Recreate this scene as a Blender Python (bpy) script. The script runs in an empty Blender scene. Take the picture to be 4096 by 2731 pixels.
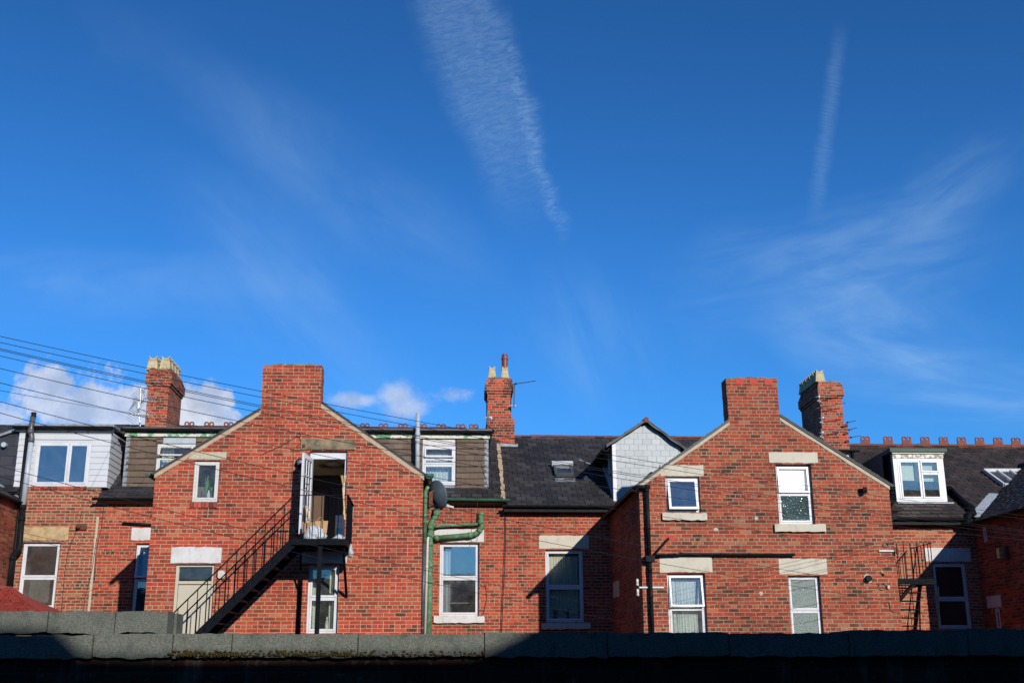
import bpy, math, random
from math import sin, cos, pi, radians, tan
from mathutils import Vector, Matrix
from mathutils.geometry import tessellate_polygon
random.seed(7)
S = bpy.context.scene
COL = S.collection

# ------------------------------------------------------------------ camera
W, H, F = 4096., 2731., 4560.
PI_, YW, RO = radians(16.1), radians(3.3), radians(-.26)
CZ = 3.3
fw = Vector((sin(YW)*cos(PI_), cos(YW)*cos(PI_), sin(PI_)))
rt0 = Vector((cos(YW), -sin(YW), 0)); up0 = rt0.cross(fw)
rt = rt0*cos(RO)+up0*sin(RO); up = up0*cos(RO)-rt0*sin(RO)
cam = bpy.data.cameras.new('camera'); camo = bpy.data.objects.new('camera', cam); COL.objects.link(camo)
cam.sensor_width = 36; cam.lens = F/W*36; cam.clip_end = 3000
m = Matrix((rt, up, -fw)).transposed().to_4x4(); m.translation = Vector((0, 0, CZ)); camo.matrix_world = m
S.camera = camo

def at(x, y, Y=None, X=None, Z=None, plane=None):
    d = fw*F+rt*(x-W/2)-up*(y-H/2)
    if plane:                       # (y0,z0,slope): z = z0+(Y-y0)*slope
        y0, z0, s = plane
        t = (z0-y0*s-CZ)/(d.z-d.y*s)
    elif Y is not None: t = Y/d.y
    elif X is not None: t = X/d.x
    else: t = (Z-CZ)/d.z
    return d*t+Vector((0, 0, CZ))
def rect(tl, br, Y):
    a, b = at(*tl, Y=Y), at(*br, Y=Y)
    return (a.x, b.x, b.z, a.z)

# ------------------------------------------------------------------ light
SUN = Vector((.394, -1, .398)).normalized()
EL = math.asin(SUN.z); AZ = math.atan2(SUN.x, SUN.y)
sl = bpy.data.lights.new('sun', 'SUN'); sl.energy = 5.0; sl.angle = radians(.5); sl.color = (1, .94, .86)
so = bpy.data.objects.new('sun', sl); COL.objects.link(so); so.rotation_euler = SUN.to_track_quat('Z', 'Y').to_euler(); so.location = (12, -20, 30)
S.view_settings.view_transform = 'Standard'; S.view_settings.look = 'None'; S.view_settings.exposure = 0.2; S.view_settings.gamma = 1
S.cycles.max_bounces = 8; S.cycles.transparent_max_bounces = 16

class NT:
    def __init__(s, nt): s.nt = nt; nt.nodes.clear()
    def n(s, t, **k):
        o = s.nt.nodes.new(t)
        for a, b in k.items(): setattr(o, a, b)
        return o
    def put(s, sock, v):
        if isinstance(v, bpy.types.NodeSocket): s.nt.links.new(v, sock)
        else:
            if isinstance(v, (tuple, list)) and len(v) == 3 and sock.type == 'RGBA': v = (*v, 1)
            sock.default_value = v
    def m(s, op, a, b=0., c=None, cl=False):
        o = s.n('ShaderNodeMath', operation=op, use_clamp=cl); s.put(o.inputs[0], a); s.put(o.inputs[1], b)
        if c is not None: s.put(o.inputs[2], c)
        return o.outputs[0]
    def vm(s, op, a, b):
        o = s.n('ShaderNodeVectorMath', operation=op); s.put(o.inputs[0], a); s.put(o.inputs[1], b); return o.outputs[0]
    def xyz(s, v):
        o = s.n('ShaderNodeSeparateXYZ'); s.put(o.inputs[0], v); return o.outputs
    def vec(s, x, y, z=0.):
        o = s.n('ShaderNodeCombineXYZ')
        for i, q in enumerate((x, y, z)): s.put(o.inputs[i], q)
        return o.outputs[0]
    def mix(s, f, a, b, mode='MIX'):
        o = s.n('ShaderNodeMix', data_type='RGBA', blend_type=mode); s.put(o.inputs[0], f); s.put(o.inputs[6], a); s.put(o.inputs[7], b); return o.outputs[2]
    def noise(s, v, sc, det=4., ro=.55, out=0, dist=0.):
        o = s.n('ShaderNodeTexNoise'); s.put(o.inputs['Vector'], v)
        s.put(o.inputs['Scale'], sc); s.put(o.inputs['Detail'], det); s.put(o.inputs['Roughness'], ro); s.put(o.inputs['Distortion'], dist); return o.outputs[out]
    def ss(s, v, a, b):                                   # smoothstep a..b
        o = s.n('ShaderNodeMapRange', interpolation_type='SMOOTHSTEP'); s.put(o.inputs[0], v); s.put(o.inputs[1], a); s.put(o.inputs[2], b); return o.outputs[0]
    def ramp(s, v, pts, const=False):
        o = s.n('ShaderNodeValToRGB'); s.put(o.inputs[0], v); r = o.color_ramp
        if const: r.interpolation = 'CONSTANT'
        while len(r.elements) < len(pts): r.elements.new(.5)
        for e, (p, c) in zip(r.elements, pts): e.position = p; e.color = (*c, 1)
        return o.outputs[0]

# ------------------------------------------------------------------ sky
SKY = .074
wd = bpy.data.worlds.new('World'); S.world = wd; wd.use_nodes = True
k = NT(wd.node_tree)
sky = k.n('ShaderNodeTexSky', sky_type='NISHITA', sun_disc=False, sun_elevation=EL, sun_rotation=AZ, altitude=0, air_density=1.0, dust_density=.2, ozone_density=3.5)
D = k.n('ShaderNodeTexCoord').outputs['Generated']
dx, dy, dz = k.xyz(D)
def gn(px, py):
    d = at(px, py, Y=1.)-Vector((0, 0, CZ)); return d.x, d.z
front = k.m('GREATER_THAN', dy, .05)
ydiv = k.m('MAXIMUM', dy, .05)
U = k.m('DIVIDE', dx, ydiv); V = k.m('DIVIDE', dz, ydiv)
P2 = k.vec(U, V)
def frame2(a, b):                         # along / across coordinates of the line from a to b
    (ax, ay), (bx, by) = gn(*a), gn(*b); L = math.hypot(bx-ax, by-ay); ux, uy = (bx-ax)/L, (by-ay)/L
    u = k.m('SUBTRACT', U, ax); v = k.m('SUBTRACT', V, ay)
    al = k.m('ADD', k.m('MULTIPLY', u, ux/L), k.m('MULTIPLY', v, uy/L))
    ac = k.m('ADD', k.m('MULTIPLY', u, -uy), k.m('MULTIPLY', v, ux))
    return al, ac, L
msk = []
# wide broken-up contrail
al, ac, L = frame2((1785, -120), (2150, 975))
wob = k.m('MULTIPLY', k.m('SUBTRACT', k.noise(P2, 12., 7., .65), .5), .045)
acw = k.m('ADD', ac, wob)
half = k.m('ADD', .047, k.m('MULTIPLY', al, -.016))
body = k.m('MULTIPLY', k.ss(k.m('SUBTRACT', half, k.m('ABSOLUTE', acw)), -.010, .022), k.m('MULTIPLY', k.ss(al, 1.02, .55), k.ss(al, -.3, 0.)))
rip = k.noise(k.vec(k.m('MULTIPLY', al, 2.6), k.m('MULTIPLY', ac, 2.6)), 24., 7., .72, dist=1.2)
body = k.m('MULTIPLY', body, k.m('ADD', .06, k.m('MULTIPLY', k.ss(rip, .28, .80), .16)))
redge = k.m('MULTIPLY', k.ss(k.m('ABSOLUTE', k.m('SUBTRACT', acw, k.m('MULTIPLY', half, .82))), .012, 0.), k.m('MULTIPLY', k.ss(al, 1.05, .9), k.ss(al, .1, .6)))
msk.append(body); msk.append(k.m('MULTIPLY', redge, k.m('MULTIPLY', k.ss(rip, .3, .7), .2)))
# thin contrail on the right
al, ac, L = frame2((3385, -60), (3255, 900))
acw = k.m('ADD', ac, k.m('MULTIPLY', k.m('SUBTRACT', k.noise(P2, 60., 4.), .5), .010))
rip = k.noise(k.vec(k.m('MULTIPLY', al, 6.), ac), 22., 4., .6)
t = k.m('MULTIPLY', k.ss(k.m('ABSOLUTE', acw), .012, 0.), k.m('MULTIPLY', k.ss(al, 1.03, .8), k.ss(al, .12, .38)))
msk.append(k.m('MULTIPLY', t, k.m('ADD', .04, k.m('MULTIPLY', k.ss(rip, .25, .75), .10))))
# cirrus: soft stretched streaks inside broad areas
def streaks(cx, cy, rx, ry, ang, amt, sc, seed, st=5.):
    gx, gy = gn(cx, cy); ca, sa = cos(ang), sin(ang)
    u = k.m('SUBTRACT', U, gx); v = k.m('SUBTRACT', V, gy)
    a = k.m('ADD', k.m('MULTIPLY', u, ca), k.m('MULTIPLY', v, sa)); b = k.m('ADD', k.m('MULTIPLY', u, -sa), k.m('MULTIPLY', v, ca))
    rr = k.m('SQRT', k.m('ADD', k.m('POWER', k.m('DIVIDE', k.m('ABSOLUTE', a), rx), 2.), k.m('POWER', k.m('DIVIDE', k.m('ABSOLUTE', b), ry), 2.)))
    rr = k.m('ADD', rr, k.m('MULTIPLY', k.m('SUBTRACT', k.noise(k.vec(U, V, seed), 7., 3.), .5), .9))
    env = k.ss(rr, 1.0, .15)
    n = k.noise(k.vec(a, k.m('MULTIPLY', b, st), seed), sc, 6., .62, dist=.5)
    msk.append(k.m('MULTIPLY', k.m('MULTIPLY', env, k.m('ADD', .12, k.ss(n, .30, .85))), amt))
streaks(3350, 1060, .22, .085, .25, .22, 7., 1.3)
streaks(3560, 1330, .17, .07, -.25, .36, 6., 2.7, 3.)
streaks(3800, 760, .14, .05, .6, .16, 7., 5.1)
streaks(3950, 1560, .16, .05, -.05, .34, 7., 9.1, 4.)
streaks(1250, 640, .30, .07, -.62, .13, 4., 3.9, 3.)
streaks(1150, 1200, .22, .08, -.8, .17, 5., 6.2, 3.)
streaks(250, 1160, .30, .05, .03, .22, 4., 8.2, 4.)
streaks(2350, 1400, .10, .08, -1.2, .12, 7., 7.7, 5.)
cir = msk[0]
for q in msk[1:]: cir = k.m('ADD', cir, q)
msum = 0.
# low cumulus, soft puffs above the roofs
def puff(parts, amt, seed, soft=.5, na=2.3):
    global msum
    fld = None
    for cx, cy, rx, ry in parts:
        gx, gy = gn(cx, cy)
        e = k.m('SUBTRACT', 1., k.m('SQRT', k.m('ADD', k.m('POWER', k.m('ABSOLUTE', k.m('DIVIDE', k.m('SUBTRACT', U, gx), rx)), 2.), k.m('POWER', k.m('ABSOLUTE', k.m('DIVIDE', k.m('SUBTRACT', V, gy), ry)), 2.))))
        fld = e if fld is None else k.m('SMOOTH_MAX', fld, e, .2)
    n = k.noise(k.vec(U, V, seed), 34., 9., .68, dist=.3); n2 = k.noise(k.vec(U, V, seed+4), 20., 4.)
    fld = k.m('ADD', fld, k.m('ADD', k.m('MULTIPLY', k.m('SUBTRACT', n, .5), na), k.m('MULTIPLY', k.m('SUBTRACT', n2, .5), na*.8)))
    msum = k.m('ADD', msum, k.m('MULTIPLY', k.ss(fld, -.02, soft), amt))
puff([(235, 1520, .030, .026), (300, 1620, .062, .030), (500, 1640, .050, .032), (640, 1690, .050, .024), (560, 1590, .02, .016)], .82, .3, .5)
puff([(760, 1650, .032, .028), (850, 1602, .024, .012), (830, 1690, .034, .018)], .86, 1.9, .42)
puff([(1430, 1602, .036, .010), (1575, 1596, .026, .020), (1600, 1625, .030, .016)], .62, 5.4, .8, 1.3)
puff([(1820, 1580, .018, .009)], .38, 7.4, .8)
puff([(10, 1690, .035, .022)], .72, 8.4)
msum = k.m('MULTIPLY', k.m('MULTIPLY', msum, front, cl=True), .96)
elv = k.m('ADD', 1., k.m('MULTIPLY', k.ss(dz, .56, .28), .26))
skc = k.mix(1., k.mix(1., sky.outputs[0], (.27, .81, 1.37), 'MULTIPLY'), k.vec(elv, elv, elv), 'MULTIPLY')
hs = k.n('ShaderNodeHueSaturation'); hs.inputs['Saturation'].default_value = 1.0; k.put(hs.inputs['Color'], skc)
cl = k.mix(k.ss(k.noise(P2, 26., 6., .6), .38, .66), (.64/SKY, .67/SKY, .75/SKY), (.42/SKY, .47/SKY, .58/SKY))
cir = k.m('MULTIPLY', cir, front, cl=True)
fin = k.mix(msum, k.mix(cir, hs.outputs[0], (.40/SKY, .60/SKY, .80/SKY)), cl)
bg = k.n('ShaderNodeBackground'); k.put(bg.inputs[0], fin); bg.inputs[1].default_value = SKY
k.nt.links.new(bg.outputs[0], k.n('ShaderNodeOutputWorld').inputs[0])

# ------------------------------------------------------------------ materials
def newmat(name):
    mt = bpy.data.materials.new(name); mt.use_nodes = True; return mt, NT(mt.node_tree)
def fin_mat(k, col, rough=.7, bump=None, bs=.3, bd=.01, metal=0., spec=.5, trans=None):
    b = k.n('ShaderNodeBsdfPrincipled'); k.put(b.inputs['Base Color'], col); k.put(b.inputs['Roughness'], rough); b.inputs['Metallic'].default_value = metal
    b.inputs['Specular IOR Level'].default_value = spec
    if bump is not None:
        u = k.n('ShaderNodeBump'); u.inputs['Strength'].default_value = bs; u.inputs['Distance'].default_value = bd; k.put(u.inputs['Height'], bump); k.nt.links.new(u.outputs[0], b.inputs['Normal'])
    k.nt.links.new(b.outputs[0], k.n('ShaderNodeOutputMaterial').inputs[0]); return b
def wallcoord(k):
    g = k.n('ShaderNodeNewGeometry'); p = g.outputs['Position']; x, y, z = k.xyz(p); nx = k.xyz(g.outputs['True Normal'])[0]
    s = k.m('GREATER_THAN', k.m('ABSOLUTE', nx), .7)
    u = k.m('ADD', k.m('MULTIPLY', y, s), k.m('MULTIPLY', x, k.m('SUBTRACT', 1., s)))
    return p, u, z
def brick(name, mortar=(.36, .27, .17), ms=.009, dark=.12, pale=.1, hue=(1, 1, 1), soot_dark=.0, header=5, off=0., ch=.075, bw=.225, jit=.014):
    mt, k = newmat(name); p, u, z = wallcoord(k)
    u = k.m('ADD', u, off); base = k.vec(u, z)
    n1 = k.noise(base, 13., 3., .6, out=1); n2 = k.noise(base, 55., 2., .5, out=1)
    v = k.vm('ADD', base, k.vm('MULTIPLY', k.vm('SUBTRACT', n1, (.5, .5, .5)), (jit, jit*.9, 0)))
    v = k.vm('ADD', v, k.vm('MULTIPLY', k.vm('SUBTRACT', n2, (.5, .5, .5)), (.012, .012, 0)))
    b = k.n('ShaderNodeTexBrick', offset=.5, offset_frequency=2, squash=.5, squash_frequency=header)
    k.put(b.inputs['Vector'], v); k.put(b.inputs['Color1'], (0, 0, 0)); k.put(b.inputs['Color2'], (1, 1, 1)); k.put(b.inputs['Mortar'], (.5, .5, .5))
    for a, q in (('Scale', 1.), ('Mortar Smooth', .35), ('Bias', 0.), ('Brick Width', bw), ('Row Height', ch)): b.inputs[a].default_value = q
    k.put(b.inputs['Mortar Size'], k.m('MULTIPLY', k.m('ADD', .55, k.noise(base, 2.6, 5., .7)), ms*.95))
    r = k.m('ADD', k.m('MULTIPLY', b.outputs[0], .88), k.m('MULTIPLY', k.ss(k.noise(p, 1.3, 5., .65), .34, .64), .19), cl=True)
    r = k.m('SUBTRACT', r, k.m('MULTIPLY', k.ss(k.noise(k.vm('ADD', p, (3., 9., 5.)), 2.4, 3.), .58, .68), .34), cl=True)
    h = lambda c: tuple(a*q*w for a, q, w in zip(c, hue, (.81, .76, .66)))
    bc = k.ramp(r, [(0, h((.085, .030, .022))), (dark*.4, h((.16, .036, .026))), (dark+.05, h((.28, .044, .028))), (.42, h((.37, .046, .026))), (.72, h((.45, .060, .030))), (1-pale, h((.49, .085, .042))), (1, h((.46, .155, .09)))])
    f = k.noise(p, 38., 4., .65); bc = k.mix(k.m('MULTIPLY', k.ss(f, .46, .80), .85), bc, h((.12, .032, .022)))
    f2 = k.noise(p, 22., 4., .6); bc = k.mix(k.m('MULTIPLY', k.ss(f2, .58, .85), .35), bc, (.46, .30, .22))
    mn = k.noise(p, 60., 3., .6)
    mc = k.mix(k.ss(mn, .35, .75), tuple(q*.95 for q in mortar), tuple(q*.55 for q in mortar))
    c = k.mix(b.outputs[1], bc, mc); mortar_ = 0
    hue_n = k.noise(k.vm('ADD', p, (7., 3., 1.)), 1.6, 3.); c = k.mix(k.m('MULTIPLY', k.ss(hue_n, .45, .7), .35), c, k.mix(1., c, (.80, .95, .86), 'MULTIPLY'))
    big = k.noise(p, .7, 6., .65)
    c = k.mix(k.m('MULTIPLY', k.ss(big, .46, .68), .48+soot_dark), c, k.mix(1., c, (.42, .36, .36), 'MULTIPLY'))
    sn = k.noise(k.vec(k.m('MULTIPLY', u, 3.), k.m('MULTIPLY', z, .6)), 2.2, 5., .6)
    c = k.mix(k.m('MULTIPLY', k.ss(sn, .56, .78), .30), c, (.30, .20, .15))
    dk = k.noise(k.vec(k.m('MULTIPLY', u, 2.6), k.m('MULTIPLY', z, .8), 4.), 1.5, 6., .7); c = k.mix(k.m('MULTIPLY', k.ss(dk, .55, .72), .45), c, k.mix(1., c, (.30, .27, .27), 'MULTIPLY'))
    hgt = k.m('ADD', k.m('MULTIPLY', k.m('SUBTRACT', 1., b.outputs[1]), .7), k.m('MULTIPLY', k.noise(p, 45., 3.), .3))
    fin_mat(k, c, .88, hgt, .9, .012, spec=.25); return mt
def flat(name, c1, c2=None, sc=8., rough=.7, bs=.25, bd=.006, metal=0., spots=None, spec=.4, lo=.35, hi=.7, drip=None):
    mt, k = newmat(name); p = k.n('ShaderNodeNewGeometry').outputs['Position']
    n = k.noise(p, sc, 5., .6); c = k.mix(k.ss(n, lo, hi), c1, c2 or tuple(q*.8 for q in c1))
    if spots: c = k.mix(k.ss(k.noise(p, spots[0], 4., .7), spots[2], spots[2]+.08), c, spots[1])
    if drip:
        x, y, z = k.xyz(p); n3 = k.noise(k.vec(k.m('MULTIPLY', x, 9.), y, k.m('MULTIPLY', z, 1.6)), 1.6, 6., .65); n4 = k.noise(p, 5., 5., .7)
        c = k.mix(k.m('MULTIPLY', k.ss(k.m('ADD', k.m('MULTIPLY', n3, .6), k.m('MULTIPLY', n4, .4)), .50, .66), drip[1]), c, drip[0])
    fin_mat(k, c, rough, k.noise(p, sc*5, 3.), bs, bd, metal, spec); return mt
def tilemat(name, cols, rough=.6, stain=(.3, .3, .28), st=.2, spec=.4, var=1.):
    mt, k = newmat(name); g = k.n('ShaderNodeNewGeometry'); p = g.outputs['Position']; r = g.outputs['Random Per Island']
    n = len(cols); c = k.ramp(r, [(i/(n-1), q) for i, q in enumerate(cols)])
    c = k.mix(k.m('MULTIPLY', k.ss(k.noise(p, 20., 5., .7), .5, .8), .5), c, tuple(q*.6 for q in cols[0]))
    c = k.mix(k.m('MULTIPLY', k.ss(k.noise(p, 2.3, 5., .65), .52, .75), st), c, stain)
    c = k.mix(k.m('MULTIPLY', k.ss(k.noise(p, 70., 2., .6), .72, .78), .6), c, (.4, .38, .33))
    fin_mat(k, c, rough, k.noise(p, 60., 3.), .3, .004, 0., spec); return mt
def glassmat(name, tint=(.93, .955, .95), refl=.05, rough=0., wav=.004, dust_haze=.022):
    mt, k = newmat(name); g = k.n('ShaderNodeNewGeometry')
    t = k.n('ShaderNodeBsdfTransparent'); k.put(t.inputs[0], tint)
    gl = k.n('ShaderNodeBsdfGlossy'); gl.inputs['Roughness'].default_value = rough; k.put(gl.inputs[0], (1, 1, 1))
    b = k.n('ShaderNodeBump'); b.inputs['Strength'].default_value = wav; b.inputs['Distance'].default_value = .1; k.put(b.inputs['Height'], k.noise(g.outputs['Position'], 1.7, 2.)); k.nt.links.new(b.outputs[0], gl.inputs['Normal'])
    fr = k.n('ShaderNodeFresnel'); fr.inputs[0].default_value = 1.5
    f = k.m('ADD', refl, fr.outputs[0], cl=True)
    mx = k.n('ShaderNodeMixShader'); k.put(mx.inputs[0], f); k.nt.links.new(t.outputs[0], mx.inputs[1]); k.nt.links.new(gl.outputs[0], mx.inputs[2])
    df = k.n('ShaderNodeBsdfDiffuse'); k.put(df.inputs[0], (.75, .74, .70)); m2 = k.n('ShaderNodeMixShader')  # dust film that also paints in the grey haze of room light
    k.put(m2.inputs[0], k.m('ADD', .008, k.m('MULTIPLY', k.ss(k.noise(g.outputs['Position'], 4., 6., .7), .3, .75), dust_haze))); k.nt.links.new(mx.outputs[0], m2.inputs[1]); k.nt.links.new(df.outputs[0], m2.inputs[2]); mx = m2
    k.nt.links.new(mx.outputs[0], k.n('ShaderNodeOutputMaterial').inputs[0]); return mt

M = {}
M['b_gable'] = brick('brick_red_gable', mortar=(.40, .315, .205), ms=.0088, dark=.16, header=5)
M['b_mid'] = brick('brick_grey_mortar', mortar=(.34, .28, .185), ms=.0098, dark=.16, off=.07, header=5)
M['b_gable2'] = brick('brick_buff_mortar', mortar=(.33, .275, .19), ms=.0095, dark=.22, pale=.10, hue=(.90, 1.10, 1.02), off=.11, header=6)
M['b_left'] = brick('brick_thick_mortar', mortar=(.34, .265, .17), ms=.0155, dark=.12, hue=(.9, 1.12, 1.15), off=.03, header=7)
M['b_right'] = brick('brick_pink', mortar=(.35, .275, .18), ms=.012, dark=.14, pale=.22, hue=(1, 1.25, 1.3), off=.15, header=6)
M['b_chim'] = brick('brick_chimney', mortar=(.38, .29, .19), ms=.0085, dark=.55, soot_dark=.3, header=4, off=.02)
M['b_side'] = brick('brick_dark_side', mortar=(.20, .155, .10), ms=.010, dark=.4, soot_dark=.3, header=5)  # darker bricks and mortar for the wing sides
M['slate'] = tilemat('slate_dark', [(.014, .014, .015), (.026, .025, .028), (.046, .044, .047), (.020, .019, .021), (.034, .031, .033)], .55, (.055, .05, .045), .35)
M['slatebrown'] = tilemat('slate_purple_brown', [(.015, .012, .012), (.029, .021, .020), (.048, .034, .031), (.021, .017, .017), (.034, .027, .024)], .62, (.07, .06, .045), .4)
M['slatelight'] = tilemat('slate_pale_grey', [(.23, .26, .275), (.27, .30, .315), (.30, .33, .345), (.25, .28, .295)], .5, (.28, .3, .31), .3)
M['slateblack'] = tilemat('slate_black', [(.012, .014, .018), (.018, .02, .025), (.03, .03, .035)], .5, (.04, .04, .045), .3)
M['tilebrown'] = tilemat('tile_brown_hung', [(.072, .047, .031), (.092, .062, .041), (.112, .077, .053), (.080, .056, .041)], .75, (.18, .15, .12), .25)
M['tilered'] = tilemat('tile_red', [(.14, .022, .016), (.25, .035, .025), (.20, .03, .02)], .7, (.10, .05, .04), .4)
M['cream'] = flat('painted_stone_cream', (.42, .395, .32), (.38, .35, .28), 2.5, .7, .15, spots=(40., (.30, .27, .21), .70), drip=((.20, .18, .135), .45))
M['white_st'] = flat('painted_stone_white', (.47, .47, .47), (.40, .39, .37), 3.5, .65, .2, spots=(18., (.30, .28, .24), .66), drip=((.20, .19, .16), .45))
M['sandstone'] = flat('sandstone_buff', (.40, .29, .15), (.25, .18, .095), 6., .85, .6, spots=(25., (.14, .11, .07), .66))
M['sooty_st'] = flat('sandstone_sooty', (.21, .165, .095), (.065, .055, .038), 4., .85, .5, spots=(10., (.40, .32, .18), .64))
M['grey_st'] = flat('stone_grey', (.40, .36, .27), (.30, .27, .21), 20., .85, .6)
M['upvc'] = flat('white_upvc', (.50, .51, .54), (.43, .44, .46), 3., .35, .03, drip=((.33, .33, .31), .4))
M['upvc_old'] = flat('white_painted_timber', (.47, .47, .46), (.40, .39, .36), 15., .6, .3, spots=(45., (.25, .22, .16), .70))
M['cladding'] = flat('white_cladding', (.43, .445, .47), (.40, .415, .44), 2., .45, .05)
M['glass'] = glassmat('window_glass')
M['glassblue'] = glassmat('reflective_window_glass', (.86, .88, .90), .13)
M['glassdark'] = glassmat('dim_window_glass', (.72, .75, .75), .0)
M['glassclear'] = glassmat('clear_window_glass', (.95, .96, .96), -.015)
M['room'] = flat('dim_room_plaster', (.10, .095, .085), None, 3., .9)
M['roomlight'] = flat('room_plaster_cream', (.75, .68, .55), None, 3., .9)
M['net'] = flat('pale_curtain_cloth', (.44, .47, .45), (.34, .37, .36), 20., .9, .2)
M['creamcloth'] = flat('cream_curtain_cloth', (.55, .52, .42), (.46, .43, .34), 20., .9, .2)
M['sage'] = flat('sage_curtain_cloth', (.44, .48, .38), (.36, .40, .32), 20., .9, .2)
M['blind'] = flat('cream_roller_blind', (.42, .46, .36), (.40, .43, .34), 4., .9, .05)
M['whiteblind'] = flat('white_blind_cloth', (.95, .95, .96), (.92, .92, .94), 4., .9, .02)
M['black'] = flat('black_painted_metal', (.003, .0045, .007), (.006, .008, .011), 14., .55, .2, spots=(60., (.04, .04, .036), .78), spec=.04)
M['blackpl'] = flat('black_plastic_gutter', (.008, .008, .009), (.013, .013, .014), 9., .45, .1, spec=.05)
M['grey_pipe'] = flat('grey_plastic_pipe', (.33, .37, .41), (.27, .31, .35), 5., .4, .05)
M['dkgrey_pipe'] = flat('dark_grey_plastic', (.05, .055, .058), (.07, .075, .08), 7., .4, .1)
M['green'] = flat('green_painted_iron', (.050, .135, .065), (.105, .20, .105), 9., .6, .35, spots=(16., (.36, .39, .32), .60), spec=.2, drip=((.10, .10, .06), .5))
M['greendk'] = flat('dark_green_gutter_paint', (.02, .085, .05), (.03, .12, .07), 7., .4, .2, spots=(30., (.2, .22, .17), .70))
M['fascia'] = flat('peeling_green_fascia', (.07, .24, .11), (.50, .47, .38), 5., .7, .4, spots=(14., (.30, .27, .20), .60), lo=.44, hi=.52)
M['rawwood'] = flat('peeling_white_timber', (.62, .60, .54), (.26, .22, .17), 9., .8, .4, lo=.45, hi=.55)
M['greenfelt'] = flat('green_roofing_felt', (.055, .085, .065), (.08, .11, .085), 30., .9, .6)
M['lead'] = flat('lead_flashing', (.13, .15, .17), (.22, .245, .27), 6., .45, .4)
M['foil'] = flat('crinkled_foil_flashing', (.30, .35, .40), (.48, .53, .58), 14., .35, 1., .03)
M['mortar'] = flat('verge_mortar', (.32, .235, .155), (.38, .29, .20), 12., .9, .6)
M['creammortar'] = flat('cream_verge_paint', (.38, .345, .255), (.31, .27, .20), 9., .85, .4, spots=(20., (.22, .18, .13), .64))
M['clay'] = flat('buff_clay_pot', (.42, .345, .205), (.30, .24, .14), 10., .8, .3, spots=(25., (.16, .13, .09), .68))
M['browngl'] = flat('brown_glazed_clay', (.13, .030, .016), (.18, .045, .022), 6., .5, .05)
M['terra'] = flat('terracotta', (.17, .048, .029), (.10, .034, .024), 14., .8, .4, spots=(30., (.30, .22, .15), .68))
M['airbrick'] = flat('terracotta_airbrick', (.52, .065, .04), (.46, .06, .035), 14., .8, .3)
M['rust'] = flat('rusty_iron', (.13, .04, .02), (.06, .022, .015), 30., .8, .4)
M['alu'] = flat('weathered_aluminium', (.30, .31, .32), (.20, .21, .22), 30., .35, .1, metal=.5)
M['galv'] = flat('galvanised_steel', (.50, .53, .56), (.40, .42, .45), 25., .5, .1)
M['dish'] = flat('dark_grey_dish_paint', (.055, .072, .09), (.075, .095, .115), 8., .4, .1)
M['cable'] = flat('black_cable_sheath', (.012, .012, .014), None, 5., .5)
M['ceramic'] = flat('white_glazed_ceramic', (.48, .47, .43), (.40, .38, .34), 9., .25, .05)
M['creamdoor'] = flat('cream_painted_door', (.38, .35, .275), (.35, .32, .25), 4., .5, .1)
M['maple'] = flat('light_wood_cabinet', (.085, .042, .018), (.065, .032, .014), 6., .5, .1)
M['bamboo'] = flat('bamboo_cane', (.55, .40, .17), (.42, .28, .11), 18., .5, .2)
M['paper'] = flat('brown_paper', (.36, .21, .10), (.30, .18, .08), 10., .8, .5)
M['plastic'] = flat('white_plastic_bag', (.40, .45, .48), (.55, .59, .61), 12., .35, 1., .03)
M['leaf'] = flat('green_leaf', (.045, .14, .035), (.08, .20, .05), 20., .45, .1)
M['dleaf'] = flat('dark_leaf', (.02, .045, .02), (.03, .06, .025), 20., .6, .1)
M['pot'] = flat('dark_plant_pot', (.04, .035, .035), None, 10., .6)
M['oven'] = flat('white_enamel', (.65, .66, .66), None, 5., .3)
M['tilewhite'] = flat('cream_wall_tile', (.50, .48, .42), None, 5., .3)
M['bottle'] = flat('pale_bottle_glass', (.55, .60, .56), (.2, .25, .2), 20., .1)
M['ground'] = flat('tarmac_ground', (.045, .044, .042), (.06, .058, .055), 1.5, .9, .5)
M['yellowlamp'] = flat('brass_lamp_body', (.45, .33, .12), (.2, .13, .05), 12., .4, .1, metal=.3)
M['moss'] = flat('brown_moss', (.055, .04, .012), (.10, .075, .02), 30., .95, .8)
def copingmat():
    mt, k = newmat('coping_rough_concrete'); p = k.n('ShaderNodeNewGeometry').outputs['Position']
    a = k.noise(p, 160., 3., .7); b = k.noise(p, 9., 5., .6); c = k.mix(k.ss(a, .38, .62), (.078, .086, .074), (.138, .146, .126))
    c = k.mix(k.ss(a, .64, .74), c, (.25, .26, .235)); c = k.mix(k.m('MULTIPLY', k.ss(b, .45, .75), .55), c, (.055, .075, .058))
    vz = k.xyz(p); st = k.noise(k.vec(k.m('MULTIPLY', vz[0], 5.), k.m('MULTIPLY', vz[2], 3.), vz[1]), 3., 5., .6)
    c = k.mix(k.m('MULTIPLY', k.ss(st, .52, .7), .5), c, (.045, .05, .045))
    fin_mat(k, c, .9, a, .8, .008, spec=.2); return mt
M['coping'] = copingmat()
M['darkbrick'] = brick('brick_shade_black', mortar=(.03, .027, .024), ms=.009, hue=(.10, .25, .3), dark=.4, soot_dark=.4)  # shade of the near wall put into a near-black brick colour
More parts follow.
